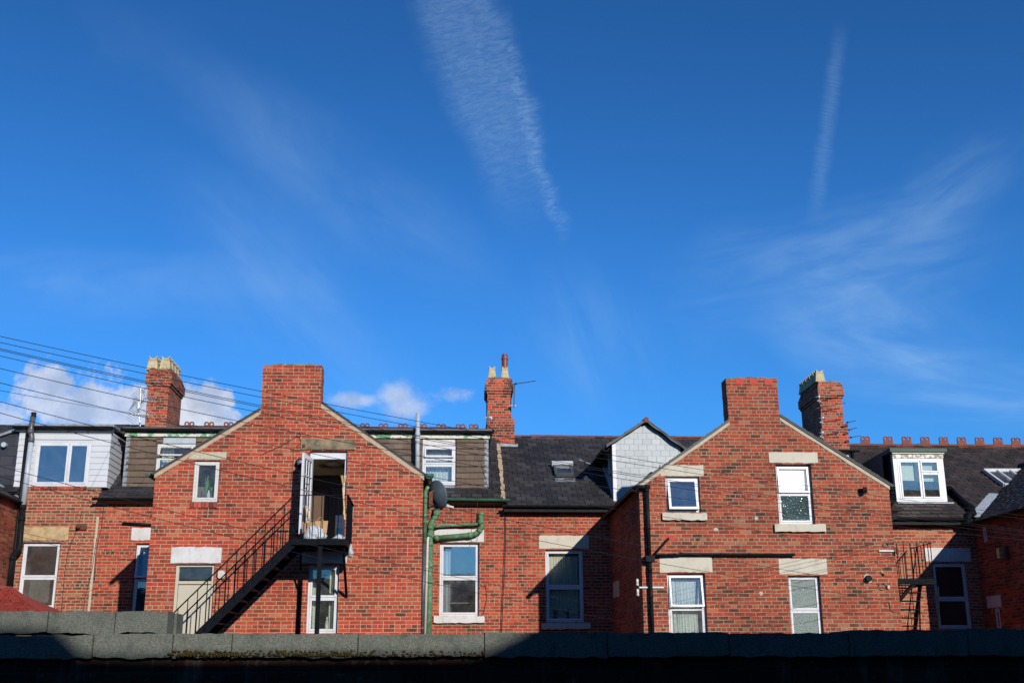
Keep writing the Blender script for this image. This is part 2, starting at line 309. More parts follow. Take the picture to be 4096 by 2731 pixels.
def frosted(name, dots):
    mt, k = newmat(name); p = k.n('ShaderNodeNewGeometry').outputs['Position']
    if dots:
        h = k.noise(k.vm('MULTIPLY', p, (1.6, 1., 1.)), 30., 1., .5); b = fin_mat(k, k.mix(k.ss(k.noise(p, 3., 2.), .3, .7), (.03, .055, .05), (.06, .10, .095)), .10, h, 1., .045, spec=1.)
    else:
        n = k.noise(p, 90., 3., .7); b = fin_mat(k, k.mix(k.ss(n, .35, .65), (.07, .10, .09), (.17, .215, .20)), .3, n, 1., .01, spec=.5)
    return mt
M['rippled'] = frosted('rippled_bathroom_glass', True); M['frosted'] = frosted('frosted_glass', False)

# ------------------------------------------------------------------ mesh helpers
ORG = {}
def org(p):
    return ORG.get(p.name, Vector((0, 0, 0))) if p else None
def tag(o, label=None, cat=None, group=None, kind=None):
    if label: o['label'] = label
    if cat: o['category'] = cat
    if group: o['group'] = group
    if kind: o['kind'] = kind
    return o
def thing(name, loc, label, cat, group=None):
    o = bpy.data.objects.new(name, None); COL.objects.link(o); o.location = loc; o.empty_display_size = .3
    ORG[o.name] = Vector(loc); return tag(o, label, cat, group)
class MB:
    def __init__(s): s.v = []; s.f = []
    def add(s, vs, fs):
        n = len(s.v); s.v += [Vector(q) for q in vs]; s.f += [tuple(i+n for i in f) for f in fs]; return s
    def box(s, x0, x1, y0, y1, z0, z1):
        x0, x1 = min(x0, x1), max(x0, x1); y0, y1 = min(y0, y1), max(y0, y1); z0, z1 = min(z0, z1), max(z0, z1)
        return s.add([(x, y, z) for z in (z0, z1) for y in (y0, y1) for x in (x0, x1)], [(0, 2, 3, 1), (4, 5, 7, 6), (0, 1, 5, 4), (2, 6, 7, 3), (0, 4, 6, 2), (1, 3, 7, 5)])
    def bar(s, a, b, w, h=None, upv=(0, 0, 1)):
        a, b = Vector(a), Vector(b); h = h or w; d = (b-a).normalized(); sd = d.cross(Vector(upv))
        if sd.length < 1e-3: sd = d.cross(Vector((0, 1, 0)))
        sd.normalize(); u = sd.cross(d)
        vs = [q+sd*i*w/2+u*j*h/2 for q in (a, b) for i, j in ((-1, -1), (1, -1), (1, 1), (-1, 1))]
        return s.add(vs, [(0, 1, 2, 3), (7, 6, 5, 4), (0, 4, 5, 1), (1, 5, 6, 2), (2, 6, 7, 3), (3, 7, 4, 0)])
    def tube(s, pts, r, n=10, cap=True):
        pts = [Vector(p) for p in pts]; rings = []; ref = None
        rr = r if isinstance(r, (list, tuple)) else [r]*len(pts)
        for i, p in enumerate(pts):
            d = (pts[min(i+1, len(pts)-1)]-pts[max(i-1, 0)]).normalized()
            if ref is None: ref = d.orthogonal().normalized()
            ref = (ref-d*ref.dot(d)).normalized(); w = d.cross(ref)
            rings.append([p+(ref*cos(2*pi*j/n)+w*sin(2*pi*j/n))*rr[i] for j in range(n)])
        fs = [(i*n+j, i*n+(j+1) % n, (i+1)*n+(j+1) % n, (i+1)*n+j) for i in range(len(pts)-1) for j in range(n)]
        if cap: fs += [tuple(range(n))[::-1], tuple((len(pts)-1)*n+j for j in range(n))]
        return s.add([q for r_ in rings for q in r_], fs)
    def lathe(s, c, prof, n=16, axis=None, sq=False):
        c = Vector(c); ax = (Vector(axis) if axis else Vector((0, 0, 1))).normalized(); u = ax.orthogonal().normalized() if axis else Vector((1, 0, 0)); w = ax.cross(u)
        o = pi/4 if sq else 0
        vs = [c+ax*z+(u*cos(2*pi*j/n+o)+w*sin(2*pi*j/n+o))*r for r, z in prof for j in range(n)]
        fs = [(i*n+j, i*n+(j+1) % n, (i+1)*n+(j+1) % n, (i+1)*n+j) for i in range(len(prof)-1) for j in range(n)]
        fs += [tuple(range(n))[::-1], tuple((len(prof)-1)*n+j for j in range(n))]
        return s.add(vs, fs)
    def plate(s, poly, y0, y1, holes=(), fn=None):
        """polygon in (a,b) extruded from y0 to y1; fn maps (a,y,b)->xyz"""
        fn = fn or (lambda a, y, b: (a, y, b))
        loops = [[Vector((a, b, 0)) for a, b in poly]]+[[Vector((a, b, 0)) for a, b in h] for h in holes]
        flatp = [q for l in loops for q in l]; tri = tessellate_polygon(loops); n = len(flatp)
        vs = [fn(q.x, y0, q.y) for q in flatp]+[fn(q.x, y1, q.y) for q in flatp]
        fs = [tuple(t) for t in tri]+[tuple(i+n for i in t[::-1]) for t in tri]; o = 0
        for l in loops:
            m_ = len(l); fs += [(o+i, o+(i+1) % m_, o+(i+1) % m_+n, o+i+n) for i in range(m_)]; o += m_
        return s.add(vs, fs)
    def build(s, name, mat, parent=None, smooth=False, bevel=0., at_base=True, fixn=True):
        me = bpy.data.meshes.new(name)
        if parent is not None: off = org(parent)
        elif at_base and s.v:
            xs, ys, zs = zip(*s.v); off = Vector(((min(xs)+max(xs))/2, (min(ys)+max(ys))/2, min(zs)))
        else: off = Vector((0, 0, 0))
        me.from_pydata([tuple(q-off) for q in s.v], [], s.f); me.update()
        if fixn:
            import bmesh
            bm = bmesh.new(); bm.from_mesh(me); bmesh.ops.recalc_face_normals(bm, faces=bm.faces); bm.to_mesh(me); bm.free()
        me.materials.append(M[mat] if isinstance(mat, str) else mat)
        o = bpy.data.objects.new(name, me); COL.objects.link(o)
        if parent is not None: o.parent = parent; ORG[o.name] = off
        else: o.location = off; ORG[o.name] = off
        if smooth:
            for q in me.polygons: q.use_smooth = True
        if bevel:
            b = o.modifiers.new('bevel', 'BEVEL'); b.width = bevel; b.segments = 2; b.limit_method = 'ANGLE'
        return o
def pbox(name, r, y0, y1, mat, parent, bevel=.006, rough=0.):
    return MB().box(r[0], r[1], y0, y1, r[2], r[3]).build(name, mat, parent, bevel=bevel)
def stone(name, tl, br, Y, mat, parent, proud=.015, bevel=.012, dep=.12):
    r = rect(tl, br, Y); n = 14; random.seed(int(tl[0])); b = MB()          # slightly uneven block
    top = [(r[0]+(r[1]-r[0])*i/n, r[3]+random.uniform(-.009, .009)) for i in range(n+1)]
    bot = [(r[1]-(r[1]-r[0])*i/n, r[2]+random.uniform(-.009, .009)) for i in range(n+1)]
    return b.plate(top+bot, Y-proud, Y+dep).build(name, mat, parent, bevel=min(bevel, proud*.6))
def rp(r): return [(r[0], r[2]), (r[1], r[2]), (r[1], r[3]), (r[0], r[3])]
def tiles(name, o, u, v, Wd, poly, tw, th, thick, mat, parent, gap=.004, jit=.003, seed=1, miss=0.):
    """overlapping tiles on the plane o+u*a+v*b, clipped to the convex polygon poly in (a,b)"""
    rnd = random.Random(seed); o, u, v = Vector(o), Vector(u).normalized(), Vector(v).normalized(); nrm = u.cross(v).normalized()
    if nrm.y > 0 and abs(nrm.y) > .2: nrm = -nrm
    if nrm.z < -.1: nrm = -nrm
    b = MB(); bs = [q[1] for q in poly]; as_ = [q[0] for q in poly]
    area = sum(poly[i][0]*poly[(i+1) % len(poly)][1]-poly[(i+1) % len(poly)][0]*poly[i][1] for i in range(len(poly)))
    pl = poly if area > 0 else poly[::-1]
    def clip(pg):
        for i in range(len(pl)):
            A, B = pl[i], pl[(i+1) % len(pl)]; out = []
            for j in range(len(pg)):
                P, Q = pg[j], pg[(j+1) % len(pg)]
                sp = (B[0]-A[0])*(P[1]-A[1])-(B[1]-A[1])*(P[0]-A[0]); sq = (B[0]-A[0])*(Q[1]-A[1])-(B[1]-A[1])*(Q[0]-A[0])
                if sp >= 0: out.append(P)
                if (sp > 0 > sq) or (sp < 0 < sq):
                    t_ = sp/(sp-sq); out.append((P[0]+(Q[0]-P[0])*t_, P[1]+(Q[1]-P[1])*t_))
            pg = out
            if len(pg) < 3: return []
        return pg
    row = 0; bb = min(bs)-rnd.random()*.3*th
    while bb < max(bs):
        a = min(as_)-tw*(1.5 if row % 2 else 1.)
        while a < max(as_):
            j0 = rnd.uniform(-jit, jit)*2; j1 = rnd.uniform(-jit, jit)
            pg = clip([(a+gap/2, bb+j0), (a+tw-gap/2, bb+j0+j1), (a+tw-gap/2, bb+th+.012), (a+gap/2, bb+th+.012)])
            a += tw
            if not pg or rnd.random() < miss: continue
            tk = thick*rnd.uniform(.75, 1.3)
            hf = lambda q: tk*(1-.92*(q[1]-bb)/(th+.012))+.002
            T = [o+u*q[0]+v*q[1]+nrm*hf(q) for q in pg]; Bt = [o+u*q[0]+v*q[1]-nrm*.004 for q in pg]; n = len(pg)
            b.add(T+Bt, [tuple(range(n))]+[(i, (i+1) % n, (i+1) % n+n, i+n) for i in range(n)])
        bb += th; row += 1
    return b.build(name, mat, parent)
def curtain(r, y, n_pl, amp, mat, parent, name='curtain', seed=0, top=None):
    rnd = random.Random(seed); b = MB(); nx = n_pl*8; nz = 5; ph = [rnd.uniform(-2.2, 2.2) for _ in range(n_pl+2)]; am = [rnd.uniform(.35, 1.25) for _ in range(n_pl+2)]
    vs = []
    for j in range(nz+1):
        for i in range(nx+1):
            t_ = i/nx; q = t_*n_pl; p_ = ph[int(q)]*(1-q % 1)+ph[int(q)+1]*(q % 1)
            vs.append((r[0]+(r[1]-r[0])*t_, y+amp*(am[int(q)]*(1-q % 1)+am[int(q)+1]*(q % 1))*(sin(2*pi*q+p_+.25*j)+.35*sin(4.7*pi*q+p_))*(.6+.4*(1-j/nz)), r[2]+(r[3]-r[2])*j/nz))
    b.add(vs, [(j*(nx+1)+i, j*(nx+1)+i+1, (j+1)*(nx+1)+i+1, (j+1)*(nx+1)+i) for j in range(nz) for i in range(nx)])
    return b.build(name, mat, parent, smooth=True, fixn=False)
def window(parent, r, Y, lights, mat='upvc', glass='glass', rec=.09, ft=.045, st=.042, roomd=1.4, room='room', label=None, ax=None, vent=False, dep=.06):
    """window in hole r of the wall face at Y. lights: (u0,v0,u1,v1[,open_deg[,glass]]), v from the bottom"""
    x0, x1, z0, z1 = r; y0 = Y+rec; fn = ax or (lambda x, y, z: (x, y, z))
    def bx(b, a0, a1, b0, b1, c0, c1):
        vs = [fn(x, y, z) for z in (c0, c1) for y in (b0, b1) for x in (a0, a1)]
        b.add(vs, [(0, 2, 3, 1), (4, 5, 7, 6), (0, 1, 5, 4), (2, 6, 7, 3), (0, 4, 6, 2), (1, 3, 7, 5)])
    b = MB()
    for q in ((x0, x0+ft, z0, z1), (x1-ft, x1, z0, z1), (x0+ft, x1-ft, z0, z0+ft), (x0+ft, x1-ft, z1-ft, z1)):
        bx(b, q[0], q[1], y0, y0+dep, q[2], q[3])
    ix0, ix1, iz0, iz1 = x0+ft, x1-ft, z0+ft, z1-ft; iw, ih = ix1-ix0, iz1-iz0
    us = sorted({l[0] for l in lights}-{0.}); vs_ = sorted({l[1] for l in lights}-{0.})
    w = None; L2 = []
    for l in lights:
        u0, v0, u1, v1 = l[:4]
        L2.append((ix0+iw*u0+(.012 if u0 > 0 else 0), ix0+iw*u1-(.012 if u1 < 1 else 0), iz0+ih*v0+(.012 if v0 > 0 else 0), iz0+ih*v1-(.012 if v1 < 1 else 0), l[4] if len(l) > 4 else 0, l[5] if len(l) > 5 else glass))
        if v0 > 0: bx(b, ix0+iw*u0, ix0+iw*u1, y0+.003, y0+dep-.003, iz0+ih*v0-.011, iz0+ih*v0+.011)
        if u0 > 0: bx(b, ix0+iw*u0-.011, ix0+iw*u0+.011, y0+.004, y0+dep-.004, iz0+ih*v0+.012, iz0+ih*v1-.012)
    if vent: bx(b, (x0+x1)/2-.15, (x0+x1)/2+.15, y0-.012, y0-.001, z1-ft*.75, z1-ft*.35)
    w = b.build('window', mat, parent, bevel=.004)
    if label: w['label'] = label
    for (a0, a1, c0, c1, ang, gm) in L2:
        sb, gb = MB(), MB(); ya = y0-.012; an = radians(ang)
        def hinge(x, y, z):
            dz_, dy_ = z-c1, y-ya; return fn(x, ya+dy_*cos(an)+dz_*sin(an), c1+dz_*cos(an)-dy_*sin(an))
        def hb(bb, p0, p1, q0, q1, s0, s1):
            bb.add([hinge(x, y, z) for z in (s0, s1) for y in (q0, q1) for x in (p0, p1)], [(0, 2, 3, 1), (4, 5, 7, 6), (0, 1, 5, 4), (2, 6, 7, 3), (0, 4, 6, 2), (1, 3, 7, 5)])
        for q in ((a0, a0+st, c0, c1), (a1-st, a1, c0, c1), (a0+st, a1-st, c0, c0+st), (a0+st, a1-st, c1-st, c1)):
            hb(sb, q[0], q[1], ya, ya+.045, q[2], q[3])
        sb.build('sash', mat, w, bevel=.004)
        hb(gb, a0+st-.004, a1-st+.004, ya+.018, ya+.024, c0+st-.004, c1-st+.004); gb.build('pane', gm, w)
    # dim room behind the glass
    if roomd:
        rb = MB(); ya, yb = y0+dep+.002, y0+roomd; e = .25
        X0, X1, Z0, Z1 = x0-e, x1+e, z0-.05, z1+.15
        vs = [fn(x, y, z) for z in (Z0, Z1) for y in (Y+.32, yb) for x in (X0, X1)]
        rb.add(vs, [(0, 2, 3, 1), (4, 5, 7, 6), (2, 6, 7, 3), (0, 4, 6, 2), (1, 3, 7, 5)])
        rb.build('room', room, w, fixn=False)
    return w
def win_px(parent, tl, br, Y, lights, **kw):
    return window(parent, rect(tl, br, Y), Y, lights, **kw)
def gutter(name, a, b, r, mat, parent, cap=True):
    """half-round gutter from a to b"""
    a, b = Vector(a), Vector(b); d = (b-a).normalized(); sd = d.cross(Vector((0, 0, 1))).normalized(); m_ = MB(); n = 8
    for q0, q1, rr in ((a, b, r),):
        vs = []
        for q in (q0, q1):
            for t_, k_ in [(i, rr) for i in range(n+1)]+[(n-i, rr*.86) for i in range(n+1)]:
                an = pi+pi*t_/n; vs.append(q+sd*cos(an)*k_+Vector((0, 0, 1))*sin(an)*k_)
        N = 2*n+2; m_.add(vs, [tuple(range(N))[::-1], tuple(range(N, 2*N))]+[(i, (i+1) % N, (i+1) % N+N, i+N) for i in range(N)])
    L = (b-a).length; c = .0
    while c < L:                                          # joint straps
        q = a+d*min(c, L-.02)
        vs = [];
        for p_ in (q-d*.02, q+d*.02):
            for t_, k_ in [(i, r*1.12) for i in range(n+1)]+[(n-i, r*1.005) for i in range(n+1)]:
                an = pi+pi*t_/n; vs.append(p_+sd*cos(an)*k_+Vector((0, 0, 1))*sin(an)*k_)
        N = 2*n+2; m_.add(vs, [tuple(range(N))[::-1], tuple(range(N, 2*N))]+[(i, (i+1) % N, (i+1) % N+N, i+N) for i in range(N)]); c += 1.8
    return m_.build(name, mat, parent)
def pipe(name, pts, r, mat, parent, collars=(), label=None):
    b = MB(); P = [Vector(q) for q in pts]; out = [P[0]]
    for i in range(1, len(P)-1):                           # rounded elbows
        d0 = (P[i]-P[i-1]); d1 = (P[i+1]-P[i]); t_ = min(r*1.8, d0.length*.45, d1.length*.45)
        A = P[i]-d0.normalized()*t_; B = P[i]+d1.normalized()*t_
        out += [A, A*.25+P[i]*.5+B*.25, B]
    out.append(P[-1]); b.tube(out, r, 14)
    for i, t_ in collars:
        d = (P[i+1]-P[i]).normalized(); q = P[i].lerp(P[i+1], t_); b.tube([q-d*r*.8, q+d*r*.8], r*1.18, 14)
    o = b.build(name, mat, parent, smooth=False)
    for q in o.data.polygons: q.use_smooth = len(q.vertices) == 4
    if label: o['label'] = label
    return o
exec_order = True
# ================================================================== STRUCTURE
YG, YM, YR = 23.5, 28.0, 31.7
XS = [at(82, 2011, Y=YM).x, at(398, 2010, Y=YM).x, at(2022, 2040, Y=YM).x, 9.36, at(3890, 2078, Y=YM).x]
g = MB().add([(-900, -400, 0), (900, -400, 0), (900, 900, 0), (-900, 900, 0)], [(0, 1, 2, 3)]).build('ground', 'ground', fixn=False); tag(g, kind='structure')

def roofplane(pe, pr):
    ze, zr = at(*pe, Y=YM-.2).z, at(*pr, Y=YR).z; return (YM-.2, ze, (zr-ze)/(YR-YM+.2))
def mainroof(parent, x0, x1, pl, mat, seed, tw=.26, th=.20, trim=(0, 0), name='roof'):
    y0, z0, s = pl; zr = z0+(YR-y0)*s; L = math.hypot(YR-y0, zr-z0)
    b = MB(); e = .10
    f = lambda a, y, b_: (y, a, b_)
    b.plate([(y0-.02, z0-.06), (YR, zr-.02), (2*YR-y0, z0-.06), (2*YR-y0, z0-.25), (YR, zr-.3), (y0+.15, z0-.12)], x0+.003, x1-.003, fn=f)
    rf = b.build(name, mat, parent)
    tiles('slates', (x0+trim[0], y0-.05, z0-.03), (1, 0, 0), (0, (YR-y0)/L, (zr-z0)/L), 0, [(0, 0), (x1-x0-trim[0]-trim[1], 0), (x1-x0-trim[0]-trim[1], L+.03), (0, L+.03)], tw, th, .032, mat, rf, seed=seed, gap=.014, jit=.007)
    return rf
def mainwall(parent, x0, x1, zt, holes, mat, name='wall'):
    b = MB(); b.plate([(x0, 0), (x1, 0), (x1, zt), (x0, zt)], YM, YM+.3, [rp(h) for h in holes]); o = b.build(name, mat, parent)
    return o
def wing_side(parent, X, y0, y1, z1, mat, out, holes=()):
    b = MB(); b.plate([(y0, 0), (y1, 0), (y1, z1), (y0, z1)], X, X+.25*(-out), [rp(h) for h in holes], fn=lambda a, y, c: (y, a, c)); return b.build('side_wall', mat, parent)
def gable_roof(parent, xl, zl, xa, za, xr, zr, y0, y1, mat, th=.05):
    rf = None
    for (xe, ze, sg) in ((xl, zl, 1), (xr, zr, -1)):
        pts = [(xe-sg*.10, ze-.06), (xa, za), (xa, za+th), (xe-sg*.10, ze-.06+th)]
        o = MB().plate(pts, y0, y1).build('roof', mat, parent)
        L = math.hypot(xa-xe, za-ze); v = ((xa-xe)/L, 0, (za-ze)/L)
        tiles('slates', (xe-sg*.14, y0-.025, ze-.06+th-.02), (0, 1, 0), v, 0, [(0, 0), (y1-y0, 0), (y1-y0, L+.1), (0, L+.1)], .25, .2, .012, mat, o, seed=int(xe*10)+50)
def verge(parent, pts, w, Y, mat, y0=-.012):
    """mortar strip under a sloped roof edge, px points along the top"""
    P = [at(*p, Y=Y) for p in pts]; b = MB(); rnd = random.Random(3)
    for A, B in zip(P, P[1:]):
        n = max(2, int((B-A).length/.16)); up_ = []; lo = []
        for i in range(n+1):
            q = A.lerp(B, i/n); up_.append((q.x, q.z)); lo.append((q.x, q.z-w*rnd.uniform(.85, 1.12)))
        b.plate(up_+lo[::-1], Y+y0, Y+.01)
    return b.build('verge_mortar', mat, parent)
def soldier(parent, tl, br, Y, mat='b_chim', n=0):
    r = rect(tl, br, Y); w = r[1]-r[0]; n = n or int(w/.077); rnd = random.Random(5); b = MB(); o = MB()
    for i in range(n):
        a = r[0]+w*i/n; b.box(a+.004, a+w/n-.006, Y-.03+rnd.uniform(-.004, .004), Y+.1, r[2], r[3])
    s_ = b.build('brick_sill', 'solbrick', parent, bevel=.004); return s_
mt_, k_ = newmat('sill_bricks'); gg = k_.n('ShaderNodeNewGeometry')
fin_mat(k_, k_.ramp(gg.outputs['Random Per Island'], [(0, (.05, .02, .016)), (.3, (.16, .035, .025)), (.6, (.30, .055, .035)), (1, (.38, .09, .05))]), .9, k_.noise(gg.outputs['Position'], 60., 3.), .4, .005); M['solbrick'] = mt_

# chimney stacks on the ridge
def pot(c, s, parent, hz=.62, mat='clay'):
    c = Vector(c); v0 = None; b = MB(); b.lathe(c, [(.235*s, 0), (.235*s, .04), (.215*s, .07), (.170*s, .44), (.190*s, .455), (.190*s, .49), (.16*s, .49)], 4, sq=True)
    for kx, ky in ((1, 0), (-1, 0), (0, 1), (0, -1)):       # crown: a scalloped plate on each side
        w = .127*s; t_ = .03*s
        prof = [(-w, .48), (w, .48), (w, .60), (w*.82, .645), (w*.62, .60), (w*.3, .55), (0, .535), (-w*.3, .55), (-w*.62, .60), (-w*.82, .645), (-w, .60)]
        if kx: fn = lambda a, y, z, kx=kx: (c.x+kx*y, c.y+a, c.z+z)
        else: fn = lambda a, y, z, ky=ky: (c.x+a, c.y+ky*y, c.z+z)
        b.plate(prof, w-t_, w, fn=fn)
    b.v = [Vector((q.x, q.y, c.z+(q.z-c.z)*hz)) for q in b.v]
    return b.build('chimney_pot', mat, parent, bevel=.006)
def stack(parent, x0, x1, y0, y1, z0, zn, zt, mat='b_chim', step=None, over=.07):
    b = MB(); rnd = random.Random(int(x0*7)+9)
    b.box(x0, x1, y0, y1, z0, zn)
    zz = zn; hs = [(.5, .075), (1., .225), (.55, .075)]; tot = zt-zn; sc = tot/.45
    levels = [(.45, .15*tot), (1., .55*tot), (.55, .17*tot), (.15, .13*tot)]
    for o_, h in levels:
        b.box(x0-over*o_, x1+over*o_, y0-over*o_, y1+over*o_, zz+.0005, zz+h); zz += h
    if step: b.box(x0-.015, x1+.09, y0-.03, y1+.09, z0, step)
    ch = b.build('chimney', mat, parent)
    fl = MB(); n = 10
    fl.plate([(x0, zt-.005), (x1, zt-.005)]+[(x1-(x1-x0)*i/n, zt+.05+rnd.uniform(-.02, .02)) for i in range(n+1)], y0+.02, y1-.02).build('flaunching', 'sooty_st', ch)
    return ch

# crested ridge tiles
def crest(x, z, parent, w=.27, h=.19, Y=YR):
    hw = w/2; out = [(-hw, -.05), (hw, -.05), (hw, h*.78), (hw*.80, h), (hw*.25, h), (0, h*.82), (-hw*.25, h), (-hw*.80, h), (-hw, h*.78)]
    cir = lambda cx: [(cx+.034*cos(i*pi/5), h*.66+.034*sin(i*pi/5)) for i in range(10)]
    b = MB().plate([(x+a, z+q) for a, q in out], Y-.02, Y+.02, [[(x+a, z+q) for a, q in cir(-hw*.5)], [(x+a, z+q) for a, q in cir(hw*.5)]])
    return b.build('crest_tile', 'terra', parent, bevel=.004)
def ridge(parent, x0, x1, z, mat='terra', bits=.46):
    b = MB(); x = x0; rnd = random.Random(int(x0*10)+90)
    while x < x1:
        e = min(x+bits, x1); dz = rnd.uniform(-.006, .006); pts = [(-.15, -.10), (-.06, .02), (0, .045), (.06, .02), (.15, -.10), (.11, -.10), (0, .0), (-.11, -.10)]
        b.plate([(YR+a, z+q+dz) for a, q in pts], x+.004, e-.004, fn=lambda a, y, c: (y, a, c)); x = e
    return b.build('ridge_tiles', mat, parent)

# ------------------------------------------------------------------ HOUSE 1 : white clad dormer (left)
H1 = thing('terraced_house', ((XS[0]+XS[1])/2, YM, 0), 'brick house at the left with a white clad flat roofed dormer and thick sandy mortar', 'house', 'houses of the brick terrace')
pl1 = roofplane((250, 1962), (30, 1704))
pl1 = (pl1[0], pl1[1], (at(30, 1700, Y=YR).z-pl1[1])/(YR-pl1[0]))
wA = rect((92, 2167), (215, 2434), YM)
mainwall(H1, XS[0]-.02, XS[1], at(300, 1949, Y=YM).z, [wA], 'b_left')
MB().plate([(YM+.5, pl1[1]+.3), (YR, pl1[1]+(YR-pl1[0])*pl1[2]), (YR+3.5, pl1[1]+.3)], XS[0]-.02, XS[1]-.003, fn=lambda a, y, z: (y, a, z)).build('roof', 'slate', H1); ridge(H1, XS[0], XS[1], pl1[1]+(YR-pl1[0])*pl1[2], 'slate')
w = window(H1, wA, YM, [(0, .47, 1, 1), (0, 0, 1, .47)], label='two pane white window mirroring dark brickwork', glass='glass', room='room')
stone('lintel', (84, 2106), (272, 2160), YM, 'sandstone', w, proud=.01)
b = MB().box(*[at(306, 2094, Y=YM).x, at(350, 2094, Y=YM).x], YM-.05, YM, at(306, 2119, Y=YM).z, at(306, 2094, Y=YM).z)
b.lathe((at(318, 2108, Y=YM).x, YM-.1, at(318, 2108, Y=YM).z), [(.03, -.06), (.055, .0), (.05, .05)], 14, axis=(0, 1, 0)); b.build('wall_vent', 'rust', H1, bevel=.01)
# mortar seam at the joint
MB().box(XS[1]-.035, XS[1]+.02, YM-.006, YM+.01, 0, 6.9).build('mortar_seam', 'grey_st', H1)
# dormer
yd = YM-.01; dl = rect((80, 1728), (423, 1948), yd); dz = at(300, 1724, Y=yd).z
dx0, dx1 = at(80, 1728, Y=yd).x, at(445, 1728, Y=yd).x; dz0 = at(300, 1948, Y=yd).z
wB = rect((149, 1768), (348, 1942), yd)
body = MB().plate([(dx0, dz0), (dx1, dz0), (dx1, dz), (dx0, dz)], yd, yd+.2, [rp(wB)]); dorm = body.build('dormer', 'cladding', H1)
# shiplap boards on front and cheek
b = MB(); z = dz0
while z < dz-.02:
    z1_ = min(z+.145, dz); seg = [(dx0, dx1)] if z1_ < wB[2] or z > wB[3] else [(dx0, wB[0]-.03), (wB[1]+.03, dx1)]
    for a, c in seg: b.plate([(yd-.022, z+.002), (yd-.022, z+.016), (yd-.008, z1_-.001), (yd, z1_-.001), (yd, z+.002)], a, c, fn=lambda p, q, r_: (q, p, r_))
    b.plate([(dx1+.022, z+.002), (dx1+.008, z1_-.001), (dx1, z1_-.001), (dx1, z+.002)], yd-.01, YR, fn=lambda p, q, r_: (p, q, r_)); z = z1_
b.build('shiplap_boards', 'cladding', dorm)
MB().plate([(yd+.2, dz0), (YR, dz0), (YR, dz-.05), (yd+.2, dz-.05)], dx1-.1, dx1, fn=lambda a, y, c: (y, a, c)).build('cheek', 'cladding', dorm)
b = MB(); zt = at(300, 1703, Y=yd-.15).z
b.box(dx0-.1, dx1+.10, yd-.16, YR+.3, zt-.02, zt+.05); b.box(dx0-.08, dx1+.07, yd-.10, yd-.02, dz-.03, zt-.021); b.build('flat_roof', 'lead', dorm, bevel=.01)
gutter('gutter', (dx0-.08, yd-.19, zt-.02), (dx1+.1, yd-.19, zt-.02), .062, 'blackpl', dorm)
window(H1, wB, yd, [(0, 0, .62, 1), (.62, 0, 1, 1)], glass='glassblue', rec=.0, roomd=1.4, label='wide two pane window in the white dormer reflecting sky')
soldier(H1, (125, 1944), (348, 1958), YM-.002)
# lead apron to the right of the dormer cheek
# black slate hung dormer beside it and flue
xb1 = dx0-.03; xb0 = at(-120, 1800, Y=YM+.05).x
b = MB().plate([(xb0, 6.9), (xb1, 6.9), (xb1, at(60, 1718, Y=YM+.05).z), (xb0, at(-120, 1790, Y=YM+.05).z)], YM+.05, YM+.3)
H0 = thing('terraced_house', (XS[0]-1.5, YM, 0), 'brick house at the far left edge with a black slate hung dormer and projecting wing', 'house', 'houses of the brick terrace')
bd = b.build('dormer', 'slateblack', H0)
pz = at(60, 1718, Y=YM+.05).z
tiles('slates', (xb0, YM+.045, 6.95), (1, 0, 0), (0, 0, 1), 0, [(0, 0), (xb1-xb0, 0), (xb1-xb0, pz-6.95), (0, at(-120, 1790, Y=YM+.05).z-6.95)], .3, .24, .014, 'slateblack', bd, seed=4)
MB().bar((xb1+.06, YM+.3, pz+.03), (xb0, YM+.3, at(-120, 1790, Y=YM+.05).z+.03), .7, .06).build('verge_board', 'lead', bd)
mainwall(H0, -17., XS[0]-.02, pl1[1], [], 'b_left')
mainroof(H0, -17., XS[0]-.02, pl1, 'slate', 2)
fl = MB().lathe(at(14, 1777, Y=YM-.1), [(.05, -.0), (.062, .0), (.062, .02), (.055, .2)], 16, axis=(0, 1, 0)).build('flue', 'grey_pipe', bd)
zE0 = at(82, 2011, Y=YM).z; xw0 = XS[0]
wing_side(H0, xw0, 20., YM, zE0, 'b_side', 1)
gable_roof(H0, xw0-4.6, zE0, xw0-2.3, zE0+1.5, xw0, zE0, 20., YM+1.2, 'slateblack')
gutter('gutter', (xw0+.1, 20., zE0-.01), (xw0+.1, YM-.02, zE0-.01), .06, 'blackpl', H0)
MB().plate([(xw0-4.6, 0), (xw0-.001, 0), (xw0-.001, zE0), (xw0-2.3, zE0+1.45), (xw0-4.6, zE0)], 20., 20.2).build('wall', 'b_side', H0)
pA, pB = at(-10, 1915, Y=YM-.25), at(70, 1972, Y=YM-.25)
MB().bar((xw0-.55, YM+.02, zE0+.45), (xw0+.04, YM-.08, zE0+.10), .16, .04).build('lead_flashing', 'lead', H0, bevel=.01)

# soil pipe in front of house 1
yp = YM-.22
P = lambda x, y, Y=yp: at(x, y, Y=Y)
sp = thing('soil_pipe', P(75, 2200)-Vector((0, 0, 5)), 'tall vent pipe left of the white dormer, dark cowl on top and pale grey middle', 'pipe')
top = P(133, 1655)
pipe('upper_pipe', [P(133, 1664), P(122, 1728), P(128, 1746), P(125, 1762)], .065, 'dkgrey_pipe', sp, collars=[(0, .97), (2, .9)])
b = MB().lathe(P(134, 1664), [(.066, -.02), (.066, .02), (.056, .03), (.056, .06), (.07, .065), (.06, .09), (.02, .1)], 14); b.build('cowl', 'blackpl', sp)
pipe('middle_pipe', [P(125, 1762), P(92, 2024)], .064, 'grey_pipe', sp)
pipe('lower_pipe', [P(92, 2024), P(78, 2190), P(72, 2204), P(52, 2222), P(48, 2240), P(36, 2345)], .066, 'blackpl', sp, collars=[(0, .02), (0, .3), (3, .5)])
pipe('branch_pipe', [P(58, 2226), P(22, 2215)], .062, 'blackpl', sp, collars=[(0, .9)])
